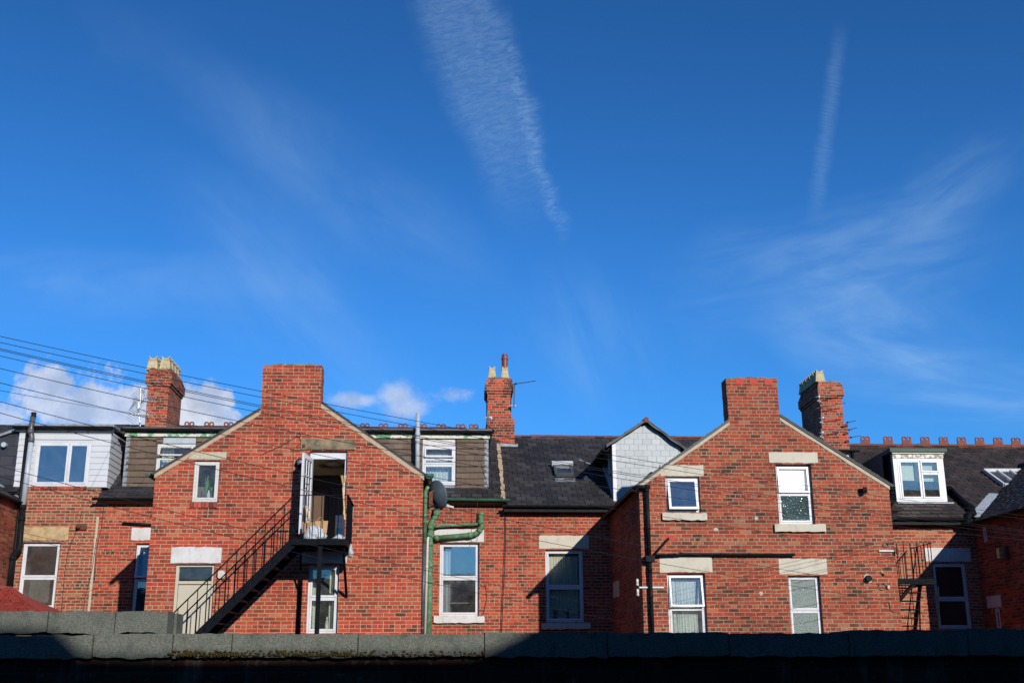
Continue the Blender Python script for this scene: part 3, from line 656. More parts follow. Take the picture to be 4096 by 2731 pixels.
pipe('thin_branch', [P(45, 2265), P(30, 2262), P(0, 2240)], .025, 'blackpl', sp)
dp = pipe('drainpipe', [at(112, 1722, Y=YM-.12), at(80, 2000, Y=YM-.12), at(60, 2200, Y=YM-.12), at(45, 2345, Y=YM-.12)], .045, 'blackpl', H1)

# ------------------------------------------------------------------ HOUSE 2 : brown tile hung dormer + left gable wing
H2 = thing('terraced_house', (-3.2, YG, 0), 'brick house with long brown tile hung dormer behind a gabled wing carrying the fire escape', 'house', 'houses of the brick terrace')
pl2 = roofplane((1900, 1998), (750, 1707)); zr2 = pl2[1]+(YR-pl2[0])*pl2[2]
wC0 = at(545, 2172, Y=YM); wC = (wC0.x, wC0.x+.95, wC0.z-1.9, wC0.z)
wD = rect((1760, 2170), (1916, 2462), YM)
mainwall(H2, XS[1], XS[2], pl2[1]-.02, [wC, wD], 'b_mid')
mainroof(H2, XS[1], XS[2], pl2, 'slate', 3, trim=(0, .12)); ridge(H2, XS[1], XS[2]-.9, zr2)
w = window(H2, wC, YM, [(0, .56, 1, 1, 14), (0, 0, 1, .56)], label='tall white window half hidden by the gabled wing, upper sash tilted open', glass='glass')
a0 = at(528, 2110, Y=YM); stone('lintel', (528, 2110), (690, 2160), YM, 'white_st', w)
curtain((wC[0]+.1, wC[0]+.8, wC[2]+.75, wC[3]-.1), YM+.30, 8, .03, 'net', w)
w = window(H2, wD, YM, [(0, .52, 1, 1), (0, 0, 1, .52)], glass='glassblue', label='two pane white window with pale curtain and clothes rail inside', vent=True)
st = stone('lintel', (1738, 2115), (1936, 2167), YM, 'white_st', w); stone('sill', (1735, 2463), (1938, 2490), YM, 'white_st', w, proud=.07)
curtain((wD[0]+.03, wD[0]+.26, wD[2]+.05, wD[3]-.15), YM+.30, 3, .03, 'net', w)
# clothes rail with hangers inside
cr = thing('clothes_rail', (wD[0]+.5, YM+.6, wD[2]), 'pale clothes rail with coat hangers seen in the lower pane beside the green pipes', 'clothes rail')
b = MB(); zr_ = wD[2]+.35; b.tube([(wD[0]+.22, YM+.5, wD[2]), (wD[0]+.22, YM+.5, zr_+.05)], .012); b.tube([(wD[0]+.88, YM+.5, wD[2]), (wD[0]+.88, YM+.5, zr_+.05)], .012); b.tube([(wD[0]+.22, YM+.5, zr_-.02), (wD[0]+.88, YM+.5, zr_-.02)], .01); b.build('rail', 'net', cr)
for i in range(9):
    x = wD[0]+.32+i*.06+(i > 6)*.12; b = MB(); c = Vector((x, YM+.55, wD[2]+.86)); b.tube([c, c+Vector((0, 0, .06))], .006); b.tube([c+Vector((-.05, .1, -.09)), c, c+Vector((.05, -.1, -.09)), c+Vector((-.05, .1, -.09))], .008); b.build('hanger', ['bamboo', 'alu', 'net'][i % 3], cr)
# gutters of house 2
zg = pl2[1]-.02
gutter('gutter', (XS[1]-.06, YM-.30, at(500, 1990, Y=YM-.3).z), (-5.95, YM-.30, at(600, 1990, Y=YM-.3).z), .06, 'blackpl', H2)
gutter('gutter', (-.45, YM-.30, at(1800, 1992, Y=YM-.3).z), (at(2040, 1999, Y=YM-.3).x, YM-.30, at(2040, 1996, Y=YM-.3).z), .058, 'greendk', H2)
pipe('overflow_pipe', [at(490, 2091, Y=YM-.06), at(620, 2098, Y=YM-.06)], .03, 'blackpl', H2)
# long dormer
yd = YM+.38; dxl, dxr = at(516, 1745, Y=yd).x, at(1946, 1753, Y=yd).x
zb = at(1800, 1984, Y=yd).z; zt = at(1800, 1753, Y=yd).z; ztl = at(560, 1745, Y=yd).z
wE = rect((632, 1776), (775, 1905), yd); wF = rect((1691, 1783), (1820, 1940), yd); pE = rect((655, 1746), (783, 1774), yd); pF = rect((1691, 1755), (1820, 1782), yd)
wE = (wE[0], pE[1], wE[2], wE[3])
dorm = MB().plate([(dxl, zb-.15), (dxr, zb-.15), (dxr, zt), (dxl, ztl)], yd, yd+.2, [rp(wE), rp(wF)]).build('dormer', 'tilebrown', H2)
def tfield(x0, x1, z0, z1, sd, mat='tilebrown', tw=.222, th=.152, y=yd, par=dorm, thick=.042):
    if x1-x0 > .02 and z1-z0 > .02: tiles('hung_tiles', (x0, y-.004, z0), (1, 0, 0), (0, 0, 1), 0, [(0, 0), (x1-x0, 0), (x1-x0, z1-z0), (0, z1-z0)], tw, th, thick, mat, par, seed=sd, jit=.002, gap=.003)
tfield(dxl, wE[0]-.03, zb, ztl-.01, 1); tfield(pE[1]+.03, wF[0]-.03, zb, zt, 2); tfield(wF[1]+.03, dxr, zb, zt-.005, 3)
tfield(wE[0]-.03, pE[1]+.03, zb, wE[2]-.03, 4); tfield(wF[0]-.03, wF[1]+.03, zb, wF[2]-.28, 5); tfield(wE[0]-.03, pE[0], wE[3]+.02, ztl-.01, 6)
pbox('panel', pE, yd-.02, yd+.01, 'grey_pipe', dorm); pbox('panel', pF, yd-.02, yd+.01, 'upvc_old', dorm)
MB().plate([(wF[0]-.02, wF[2]-.26), (wF[1]+.04, wF[2]-.22), (wF[1]-.02, wF[2]-.02), (wF[0], wF[2]-.02)], yd-.03, yd).build('lead_apron', 'lead', dorm)
for xx, lr in ((dxl, -1), (dxr, 1)):                       # lead soakers up the corner
    b = MB(); z = zb
    while z < zt-.1: b.box(xx-.05, xx+.05, yd-.035, yd+.05, z, z+.135); z += .15
    b.build('corner_soakers', 'lead', dorm)
MB().plate([(yd+.2, zb-.15), (YR, zb-.15), (YR, zt), (yd+.2, zt)], dxr-.15, dxr, fn=lambda a, y, c: (y, a, c)).build('cheek', 'slate', dorm)
MB().plate([(yd+.2, zb-.15), (YR, zb-.15), (YR, zt), (yd+.2, zt)], dxl, dxl+.15, fn=lambda a, y, c: (y, a, c)).build('cheek', 'tilebrown', dorm)
fa0, fa1 = at(500, 1728, Y=yd-.08), at(1960, 1738, Y=yd-.08)
b = MB().plate([(fa0.x, fa0.z-.10), (fa1.x, fa1.z-.10), (fa1.x, fa1.z), (fa0.x, fa0.z)], yd-.08, yd-.04); b.build('fascia', 'fascia', dorm)
q0, q1 = at(495, 1706, Y=yd-.12), at(1968, 1716, Y=yd-.12)
MB().plate([(q0.x, fa0.z-.02), (q1.x, fa1.z-.02), (q1.x, q1.z), (q0.x, q0.z)], yd-.03, YR-.1).build('flat_roof', 'dkgrey_pipe', dorm)
gutter('gutter', (q0.x-.03, yd-.16, fa0.z+.075), (q1.x+.05, yd-.16, fa1.z+.075), .068, 'blackpl', dorm)
MB().plate([(q0.x, fa0.z+.07), (q1.x, fa1.z+.07), (q1.x, q1.z+.0), (q0.x, q0.z+.0)], yd-.13, yd-.031).build('roof_edge', 'dkgrey_pipe', dorm)
w = window(H2, wE, yd, [(0, .58, 1, 1, 24), (0, 0, 1, .58)], rec=-.02, mat='upvc_old', label='left dormer window with its top light propped open, above the gable slope')
curtain((wE[0]+.06, wE[0]+.36, wE[2], wE[3]-.05), yd+.22, 4, .03, 'sage', w)
w = window(H2, wF, yd, [(0, .70, 1, 1, 13), (0, 0, 1, .52), (0, .52, 1, .70)], rec=-.02, label='right dormer window with pale curtains and top light tilted open')
curtain((wF[0]+.05, wF[1]-.05, wF[2]+.05, wF[3]-.12), yd+.20, 9, .025, 'net', w, seed=3)
# grey vent pipe before the dormer
pv = MB(); vp = thing('vent_pipe', (at(1672, 1900, Y=yd-.3).x, yd-.3, 7.), 'pale grey vertical vent pipe standing in front of the brown dormer', 'pipe')
pipe('pipe', [at(1672, 1652, Y=yd-.3), at(1670, 1765, Y=yd-.3), at(1669, 1920, Y=yd-.3)], .055, 'grey_pipe', vp, collars=[(0, .75), (0, .97)])
# slates + mortar to the right of the dormer are part of the roof; broken verge mortar line
xv = at(2022, 1800, Y=30.); b = MB(); rnd = random.Random(2); n = 26; y0, z0, s = pl2
for i in range(n):
    t0, t1 = i/n, (i+1)/n; f_ = lambda t_: Vector((XS[2]-.06+rnd.uniform(-.015, .015), y0-.03+(YR-1.0-y0)*t_, z0+.015+(YR-1.0-y0)*t_*s))
    b.bar(f_(t0), f_(t1+.01), .06+rnd.uniform(0, .05), .05)
b.build('verge_mortar', 'mortar', H2)
# crests behind the dormer
rr = MB()
rdg = ridge(H2, XS[1], XS[2]-.9, zr2-.0)
for px_ in (758, 837, 915, 1460, 1534, 1612, 1688, 1765, 1842, 1895): crest(at(px_, 1690, Y=YR).x, at(px_, 1686+(px_-758)*.0085, Y=YR).z-.19, rdg)

# ---- left gable wing
def gable(parent, pts, holes, mat, chim_px, top_jit=.01):
    P = [at(*p, Y=YG) for p in pts]; xl, xr = P[0].x, P[-1].x
    poly = [(xl, 0), (xr, 0)]+[(q.x, q.z) for q in P[::-1]]
    wl = MB().plate(poly, YG, YG+.3, [rp(h) for h in holes]).build('wall', mat, parent)
    (a, c), (d, e) = chim_px['base']; (tl, tr) = chim_px['top']
    A, B, C_, D_ = at(a, c, Y=YG), at(d, e, Y=YG), at(*tr, Y=YG), at(*tl, Y=YG)
    rnd = random.Random(int(A.x*5)+77); n = 12; x0, x1 = A.x, B.x
    top = [(C_.x+(D_.x-C_.x)*i/n, C_.z+(D_.z-C_.z)*i/n+rnd.uniform(-.012, .012)) for i in range(n+1)]
    def side(p, q, m_): return [(p[0]+(q[0]-p[0])*i/m_+rnd.choice((-.006, 0, .006)), p[1]+(q[1]-p[1])*i/m_) for i in range(1, m_)]
    pl = [(x0, A.z), (x1, B.z)]+side((x1, B.z), top[0], 12)+top+side(top[-1], (x0, A.z), 12)
    ch = MB().plate(pl, YG, YG+.42).build('chimney', mat, parent)
    cp = [(x, z) for x, z in top[::-1]]; MB().plate([(x, z+.002) for x, z in cp]+[(x, z+.035*max(.2, sin(pi*(i+.5)/(n+1)))) for i, (x, z) in enumerate(cp[::-1])], YG+.01, YG+.41).build('capping', 'sooty_st', ch)
    return wl, ch
w1 = rect((778, 1841), (870, 2006), YG); dU = rect((1240, 1802), (1377, 2156), YG); dL = rect((703, 2255), (850, 2545), YG); dL = (dL[0], at(860, 2255, Y=YG).x, dL[2], dL[3]); w2 = rect((1234, 2259), (1347, 2531), YG); w2 = (w2[0], at(1358, 2259, Y=YG).x, w2[2], w2[3])
wlg, ch2 = gable(H2, [(622, 1893), (1045, 1638), (1284, 1612), (1693, 1898)], [w1, dU, dL, w2], 'b_gable', dict(base=((1045, 1638), (1284, 1612)), top=((1052, 1462), (1288, 1460))))
xl, xr = at(622, 1893, Y=YG).x, at(1693, 1898, Y=YG).x
za = at(1192, 1549, Y=YG)
wing_side(H2, xl, YG+.3, YM, at(622, 1893, Y=YG).z-.05, 'b_gable', -1); wing_side(H2, xr, YG+.3, YM, at(1693, 1898, Y=YG).z-.05, 'b_side', 1)
def wroof(parent, pL, apexpx, pR, mat):
    A, B, C_ = at(*pL, Y=YG), at(*apexpx, Y=YG), at(*pR, Y=YG)
    gable_roof(parent, A.x, A.z+.06, B.x, B.z+.0, C_.x, C_.z+.06, YG-.02, YM+2.6, mat)
# two roof slabs stopping at the chimney
def slabs(parent, L0, L1, R0, R1, mat):
    for (p0, p1, sg) in ((L0, L1, 1), (R0, R1, -1)):
        a, c = at(*p0, Y=YG), at(*p1, Y=YG); d = (c-a).normalized(); a2 = a-d*.06; apex = a+d*((za_x-a.x)/d.x)
        nrm = Vector((-d.z*sg, 0, abs(d.x)))
        # front piece up to the chimney side, rear piece up to the ridge
        for y0_, y1_, e_ in ((YG-.02, YG+.43, c), (YG+.431, YM+2.6, apex)):
            th = nrm*.035; o = MB().plate([(q.x, q.z) for q in (a2, e_, e_+th, a2+th)], y0_, y1_).build('roof', mat, parent)
            L = (e_-a2).length; tiles('slates', a2+th+Vector((0, y0_-a2.y-.015, 0)), (0, 1, 0), d, 0, [(0, -.03), (y1_-y0_, -.03), (y1_-y0_, L), (0, L)], .25, .2, .012, mat, o, seed=int(p0[0]+y0_))
za_x = za.x
slabs(H2, (622, 1893), (1045, 1638), (1693, 1898), (1284, 1612), 'slate')
verge(H2, [(618, 1896), (1045, 1640)], .09, YG, 'mortar'); verge(H2, [(1284, 1614), (1697, 1901)], .10, YG, 'mortar')
# windows of the left gable
w = window(H2, w1, YG, [(0, 0, 1, 1)], mat='upvc_old', rec=.05, glass='glassclear', ft=.05, st=.04, room='room', roomd=.8, label='small peeling white window with houseplants on its ledge')
stone('lintel', (757, 1807), (905, 1836), YG, 'grey_st', w, proud=.004); soldier(w, (760, 2008), (867, 2030), YG-.001)
def plant(x, y, z, h, n, spread, mat, label, kind='spiky', pot_h=.10, seed=1, cat='potted plant', group=None):
    t_ = thing('potted_plant', (x, y, z), label, cat, group); rnd = random.Random(seed)
    MB().lathe((x, y, z), [(.045, 0), (.06, pot_h), (.05, pot_h)], 12).build('pot', 'pot', t_)
    b = MB()
    for i in range(n):
        a = rnd.uniform(0, 2*pi); L = h*rnd.uniform(.5, 1); sp_ = spread*rnd.uniform(.3, 1); w_ = .012 if kind == 'spiky' else .035
        dr = Vector((cos(a), sin(a)*.5, 0)); sd = Vector((-sin(a), cos(a), 0)); prev = None; vs = []
        for j in range(6):
            q = j/5; c = Vector((x, y, z+pot_h))+dr*sp_*q**1.3+Vector((0, 0, L*(q-(.35*q*q if kind != 'spiky' else .12*q*q)))); ww = w_*(sin(pi*min(.97, q*.9+.08)))+.001
            vs += [c-sd*ww, c+sd*ww]
        b.add(vs, [(2*j, 2*j+1, 2*j+3, 2*j+2) for j in range(5)])
    b.build('leaves', mat, t_, fixn=False)
plant(w1[0]+.23, YG+.22, w1[2]+.06, .48, 14, .16, 'leaf', 'spiky houseplant behind the small peeling window', seed=3)
plant(w1[0]+.35, YG+.26, w1[2]+.06, .32, 26, .15, 'leaf', 'bushy broad leaved houseplant beside the spiky one', kind='broad', seed=8)
b = MB().lathe((w1[0]+.30, YG+.15, w1[2]+.06), [(.035, 0), (.04, .1), (.02, .16), (.012, .2)], 12).build('spray_bottle', 'foil'); tag(b, 'pale spray bottle between the two houseplants in the small window', 'bottle')
# upper doorway
ft = .05; db = MB(); y0 = YG+.08
db.box(dU[0], dU[0]+ft, y0, y0+.1, dU[2], dU[3]); db.box(dU[1]-ft, dU[1], y0, y0+.1, dU[2], dU[3]); db.box(dU[0]+ft, dU[1]-ft, y0, y0+.1, dU[3]-.16, dU[3]); df = db.build('door_frame', 'upvc', H2, bevel=.005)
stone('lintel', (1205, 1756), (1423, 1799), YG, 'sooty_st', df, proud=.03, bevel=.02)
# room behind: kitchen
rb = MB(); X0, X1, Z0, Z1 = dU[0]-.5, dU[1]+.55, dU[2]-.02, dU[3]+.0; yb = YG+3.0
rb.add([(x, y, z) for z in (Z0, Z1) for y in (YG+.31, yb) for x in (X0, X1)], [(0, 2, 3, 1), (4, 5, 7, 6), (2, 6, 7, 3), (0, 4, 6, 2), (1, 3, 7, 5)]); rb.build('room', 'roomlight', df, fixn=False)
MB().lathe((dU[0]+.35, YG+1.3, Z1-.001), [(.16, 0), (.17, -.05), (.12, -.08)], 20).build('ceiling_light', 'oven', df)
# open door leaf
hx, hz0, hz1 = dU[0]+.03, dU[2]+.03, dU[3]-.16; an = radians(8)
dirv = Vector((-sin(an), -cos(an), 0)); nv = Vector((cos(an), -sin(an), 0)); Wd = .74
def leaf(b, a0, a1, z0, z1, t0=0., t1=.045):
    o = Vector((hx, YG+.06, 0)); b.add([o+dirv*a+nv*t+Vector((0, 0, z)) for z in (z0, z1) for a in (a0, a1) for t in (t0, t1)], [(0, 2, 3, 1), (4, 5, 7, 6), (0, 1, 5, 4), (2, 6, 7, 3), (0, 4, 6, 2), (1, 3, 7, 5)])
b = MB(); leaf(b, 0, .1, hz0, hz1); leaf(b, Wd-.1, Wd, hz0, hz1); leaf(b, .1, Wd-.1, hz0, hz0+.25); leaf(b, .1, Wd-.1, hz1-.1, hz1)
zs = [hz0+.25+(hz1-.1-hz0-.25)*i/4 for i in range(5)]
for z in zs[1:-1]: leaf(b, .1, Wd-.1, z-.015, z+.015, .005, .04)
for a in (.1+(Wd-.2)/3, .1+(Wd-.2)*2/3): leaf(b, a-.012, a+.012, hz0+.25, hz1-.1, .008, .038)
dr = b.build('door', 'upvc', H2, bevel=.004); dr['label'] = 'white glazed door swung open over the landing'
b = MB(); leaf(b, .1, Wd-.1, hz0+.25, hz1-.1, .02, .026); b.build('pane', 'glass', dr)
hb = Vector((hx, YG+.06, hz0+1.0))+dirv*(Wd-.06)+nv*.06; MB().box(hb.x-.01, hb.x+.01, hb.y-.02, hb.y+.02, hb.z-.10, hb.z+.12).tube([hb, hb+nv*.05, hb+nv*.05-dirv*.12], .010, 8).build('handle', 'black', dr)
MB().box(*[at(1211, 1780, Y=YG).x, at(1222, 1780, Y=YG).x], YG-.06, YG, at(1211, 1790, Y=YG).z, at(1211, 1776, Y=YG).z).build('door_closer', 'rust', H2, bevel=.004)
# kitchen furniture
kc = thing('kitchen_cabinet', (dU[0]+.2, YG+1.9, dU[2]), 'tall light wood kitchen cabinet inside the open upper doorway', 'cabinet')
X0c = dU[0]-.1; b = MB().box(X0c, dU[0]+.62, YG+1.5, YG+2.1, dU[2], dU[2]+1.55).build('carcass', 'maple', kc, bevel=.006)
for i in range(2): MB().box(X0c+.02+i*.4, X0c+.37+i*.4, YG+1.47, YG+1.5, dU[2]+.1, dU[2]+1.28).build('door', 'maple', kc, bevel=.01)
MB().box(X0c+.03, dU[0]+.58, YG+1.485, YG+1.499, dU[2]+1.3, dU[2]+1.5).build('dark_recess', 'room', kc)
MB().lathe((dU[0]+.53, YG+1.45, dU[2]+.55), [(.018, 0), (.022, .02)], 12, axis=(0, 1, 0)).build('knob', 'rust', kc)
ov = thing('cooker', (dU[0]+.75, YG+1.2, dU[2]), 'white cooker with knobs seen low in the open upper doorway', 'cooker')
b = MB().box(dU[0]+.48, dU[0]+1.1, YG+1.0, YG+1.45, dU[2], dU[2]+.62).build('body', 'oven', ov, bevel=.01)
MB().box(dU[0]+.50, dU[0]+1.06, YG+.985, YG+.999, dU[2]+.05, dU[2]+.34).build('oven_door', 'glassdark', ov); 
for i in range(5): MB().lathe((dU[0]+.55+i*.085, YG+.97, dU[2]+.50), [(.022, 0), (.022, .03)], 12, axis=(0, 1, 0)).build('knob', 'alu', ov)
b = MB()
for i in range(5):
    for j in range(7): b.box(dU[0]+.66+i*.17, dU[0]+.82+i*.17, YG+2.0, YG+2.01, dU[2]+.66+j*.17, dU[2]+.82+j*.17)
b.build('wall_tiles', 'tilewhite', df)
# lower cream door
db = MB(); y0 = YG+.06; zt_ = at(780, 2328, Y=YG).z
db.box(dL[0], dL[0]+.06, y0, y0+.1, dL[2], dL[3]); db.box(dL[1]-.06, dL[1], y0, y0+.1, dL[2], dL[3]); db.box(dL[0]+.06, dL[1]-.06, y0, y0+.1, dL[3]-.05, dL[3]); db.box(dL[0]+.06, dL[1]-.06, y0-.01, y0+.1, zt_-.03, zt_+.03); fr = db.build('door_frame', 'creamdoor', H2, bevel=.006)
MB().box(dL[0]+.065, dL[1]-.065, y0+.03, y0+.08, dL[2], zt_-.035).build('door', 'creamdoor', H2, bevel=.004)['label'] = 'plain cream boarded door below the fire escape'
MB().box(dL[0]+.055, dL[1]-.055, y0+.05, y0+.055, zt_+.025, dL[3]-.045).build('pane', 'glassdark', fr)
MB().add([(x, y, z) for z in (dL[2], dL[3]) for y in (YG+.305, YG+1.) for x in (dL[0]-.1, dL[1]+.1)], [(0, 2, 3, 1), (4, 5, 7, 6), (2, 6, 7, 3), (0, 4, 6, 2), (1, 3, 7, 5)]).build('room', 'room', fr, fixn=False)
stone('lintel', (687, 2187), (884, 2251), YG, 'white_st', fr, proud=.02, bevel=.015)
MB().lathe(at(886, 2297, Y=YG), [(.083, -.05), (.083, -.02), (.07, 0), (.07, .01)], 22, axis=(0, 1, 0)).build('round_vent', 'ceramic', H2)
for dx_, dz_ in ((-.02, .0), (.015, .03), (.015, -.03)): pass
w = window(H2, w2, YG, [(0, .52, 1, 1), (0, 0, 1, .52)], glass='glass', label='white window under the landing with sage curtains', vent=True)
stone('lintel', (1210, 2205), (1387, 2251), YG, 'white_st', w, proud=.02, bevel=.015)
curtain((w2[0]+.06, w2[0]+.24, w2[2]+.02, w2[3]-.1), YG+.31, 3, .03, 'sage', w); curtain((w2[1]-.22, w2[1]-.06, w2[2]+.02, w2[3]-.1), YG+.31, 3, .03, 'sage', w)
bt = thing('bottle', (w2[0]+.39, YG+.22, w2[2]+.06), 'clear bottle standing on the sill of the window under the landing', 'bottle')
MB().lathe((w2[0]+.39, YG+.22, w2[2]+.06), [(.035, 0), (.035, .14), (.013, .19), (.013, .26), (.016, .27)], 14).build('glass_body', 'bottle', bt)
# wall light by the door
wl_ = thing('wall_light', at(1198, 1850, Y=YG-.1), 'round black bulkhead light left of the open upper door', 'light')
MB().lathe(at(1199, 1849, Y=YG-.10), [(.085, .1), (.085, .0), (.065, -.012)], 20, axis=(0, 1, 0)).build('housing', 'black', wl_); MB().lathe(at(1199, 1849, Y=YG-.113), [(.062, 0), (.05, -.025), (.02, -.035)], 18, axis=(0, 1, 0)).build('lens', 'dish', wl_)
# pipes between the gable and the main wall
for mat_, pts, r_, cl_, lb in (('green', [(1713, 1945), (1702, 1965), (1699, 2170)], .04, [(1, .1), (1, .6)], 'green upper drainpipe'), ('dkgrey_pipe', [(1698.5, 2172), (1688, 2550)], .038, [(0, .9)], 'dark lower drainpipe')):
    pipe('drainpipe', [at(*p, Y=YG+.12) for p in pts], r_, mat_, H2, cl_, lb)
ys = YM-.12
pipe('soil_pipe', [at(1747, 2030, Y=ys), at(1745, 2062, Y=ys), at(1724, 2092, Y=ys), at(1720, 2150, Y=ys), at(1718, 2400, Y=ys), at(1713, 2560, Y=ys)], .068, 'green', H2, [(0, .7), (2, .3), (2, .8), (3, .1), (3, .45), (3, .7)], 'green iron soil pipe on the main wall')
pipe('soil_branch', [at(1924, 2045, Y=ys), at(1923, 2092, Y=ys), at(1930, 2104, Y=ys), at(1905, 2137, Y=ys), at(1735, 2152, Y=ys)], .062, 'green', H2, [(0, .9), (2, .5), (3, .15), (3, .93)])
pipe('waste_branch', [at(1912, 2095, Y=ys-.02), at(1762, 2101, Y=ys-.02), at(1735, 2108, Y=ys-.02)], .030, 'green', H2, [(1, .5)])
pipe('waste_pipe', [at(1716, 2148, Y=ys-.25), at(1711, 2152, Y=ys-.25), at(1700, 2545, Y=ys-.25)], .030, 'upvc_old', H2, [(1, .3)], 'thin white waste pipe')
rc = MB().lathe(at(1717, 1905, Y=YG-.02), [(.07, -.04), (.10, 0), (.10, .05)], 10).build('gutter_outlet', 'greendk', H2)
gutter('gutter', (xr+.12, YG-.08, at(1693, 1900, Y=YG).z-.02), (xr+.12, YM-.3, at(1693, 1900, Y=YG).z-.02), .06, 'greendk', H2)
gutter('gutter', (xl-.14, YG-.08, at(622, 1895, Y=YG).z-.0), (xl-.14, YM-.3, at(622, 1895, Y=YG).z-.0), .06, 'greendk', H2)
# ------------------------------------------------------------------ fire escapes
def fire_escape(xl, xr, yf, yb, zt, slope_to, name_label, mat, sy1, rail_h=.83, group=None, side=-1, z_end=.15, yw=YG, posts=(), nb=6):
    """landing xl..xr by yf..yb with its top at zt, one flight running down in direction side*X"""
    t_ = thing('fire_escape', ((xl+xr)/2, yf, 0), name_label, 'fire escape', group)
    b = MB().box(xl, xr, yf, yf+.012, zt-.11, zt).box(xl, xr, yf-.05, yf+.012, zt-.122, zt-.111).box(xr-.012, xr, yf+.013, yb, zt-.11, zt).box(xl, xl+.012, yf+.013, yb, zt-.11, zt)
    b.build('landing_frame', mat, t_, bevel=.003)
    MB().box(xl+.013, xr-.013, yf+.013, yb, zt-.03, zt-.012).build('landing_plate', mat, t_)
    b = MB()
    for i in range(nb+1): b.lathe((xl+.08+(xr-xl-.16)*i/nb, yf-.012, zt-.05), [(.016, 0), (.022, .008), (.016, .016)], 8, axis=(0, 1, 0))
    b.build('bolts', mat, t_)
    # landing railing
    b = MB(); zr = zt+rail_h
    b.bar((xl, yf, zr), (xr, yf, zr), .035, .012); b.bar((xr, yf, zr), (xr, yb, zr), .035, .012)
    for i in range(nb+1): x = xl+.05+(xr-xl-.06)*i/nb; b.tube([(x, yf+.02, zt-.02), (x, yf+.02, zr)], .0085, 6)
    m_ = int((yb-yf)/.12)
    for i in range(1, m_+1): y = yf+(yb-yf)*i/m_-.02; b.tube([(xr-.01, y, zt-.02), (xr-.01, y, zr)], .0085, 6)
    b.build('landing_railing', mat, t_)
    # flight
    dx, dz = slope_to; L = (zt-z_end)/-dz; n = max(2, int((zt-z_end)/.2))
    for k_, y in enumerate((yf, sy1)):
        A = Vector((xl if side < 0 else xr, y, zt-.10)); B = A+Vector((dx, 0, dz))*L; b = MB(); b.bar(A, B, .012, .16); d = (B-A).normalized(); u = Vector((-d.z, 0, d.x)); u = u if u.z > 0 else -u
        for sg in (1, -1):
            off = u*.078*sg; b.bar(A+off+Vector((0, -.02 if k_ == 0 else .02, 0)), B+off+Vector((0, -.02 if k_ == 0 else .02, 0)), .052, .008)
        b.build('stringer', mat, t_)
        b = MB(); H0_ = A+Vector((0, 0, rail_h+.09)); b.tube([H0_, H0_+Vector((dx, 0, dz))*L], .014, 8)
        q = 0.
        st_ = .17
        while q*abs(dx) < abs(dx)*L-.05:
            p_ = A+Vector((dx, 0, dz))*q; b.tube([p_+Vector((0, -.018 if k_ == 0 else .018, -.02)), p_+Vector((0, -.018 if k_ == 0 else .018, rail_h+.09))], .0095, 6); q += st_/abs(dx)
        b.build('stair_railing', mat, t_)
    for i in range(1, n):
        p_ = Vector((xl if side < 0 else xr, 0, zt-.10))+Vector((dx, 0, dz))*(L*i/n)
        MB().box(p_.x-.11, p_.x+.11, yf+.014, sy1-.014, p_.z-.02, p_.z+.005).build('tread', mat, t_)
    for (a, c, w_) in posts: MB().bar(a, c, w_, w_*.7).build('support_post', mat, t_)
    return t_
yf = 22.15; A = at(1168, 2153, Y=yf); Bx = at(1385, 2160, Y=yf).x
s0, s1 = at(1166, 2153, Y=yf), at(780, 2533, Y=yf); dd = (s1-s0); dd /= abs(dd.x)
zl = A.z
fire_escape(A.x, Bx, yf, YG-.01, zl, (dd.x, dd.z), 'black iron fire escape stair rising from lower left to the open upper door', 'black', 22.98,
    posts=[((at(1281, 2175, Y=yf).x, yf+.04, zl-.115), (at(1281, 2175, Y=yf).x, yf+.04, 0), .085),
           ((at(1372, 2172, Y=yf).x, yf+.05, zl-.12), tuple(at(1386, 2385, Y=YG-.02)), .05), ((at(1180, 2172, Y=yf).x+.05, yf+.6, zl-.12), tuple(at(1197, 2370, Y=YG-.02)), .035),
           ((at(1197, 2370, Y=YG-.03).x, YG-.03, at(1197, 2370, Y=YG).z), (at(1197, 2370, Y=YG-.03).x, YG-.03, .5), .05)], nb=6)
# things on the landing
lz = zl-.01
def bag(name, c, sx, sy, sz, mat, label, cat, seed, sub=3, jit=.12):
    import bmesh
    bm = bmesh.new(); bmesh.ops.create_icosphere(bm, subdivisions=sub, radius=1); rnd = random.Random(seed)
    from mathutils import noise
    for v in bm.verts:
        k_ = 1+noise.noise(v.co*2.2+Vector((seed, 0, 0)))*jit*2+noise.noise(v.co*6+Vector((0, seed, 0)))*jit*.7
        v.co *= k_; z = v.co.z; v.co.x *= (1-.35*max(0, z)); v.co.z = max(z, -.62)
        v.co = Vector((v.co.x*sx, v.co.y*sy, (v.co.z+.62)*sz))+Vector(c)
    me = bpy.data.meshes.new(name); off = Vector(c)
    for v in bm.verts: v.co -= off
    bm.to_mesh(me); bm.free(); me.materials.append(M[mat]); o = bpy.data.objects.new(name, me); COL.objects.link(o); o.location = off; ORG[o.name] = off
    return tag(o, label, cat)
c = at(1258, 2150, Y=22.5); bag('plastic_bag', (c.x, 22.5, lz), .22, .2, .19, 'plastic', 'full white plastic bag on the landing behind the railing', 'bag', 4)
c = at(1392, 2190, Y=22.9); bag('plastic_bag', (Bx+.03, 22.9, zl-.28), .05, .12, .16, 'plastic', 'crumpled white bag hanging at the right edge of the landing', 'bag', 9)
c = at(1345, 2150, Y=22.5); bag('plastic_bag', (c.x+.06, 22.5, lz), .12, .15, .08, 'plastic', 'small flat white bag at the right of the landing', 'bag', 12)
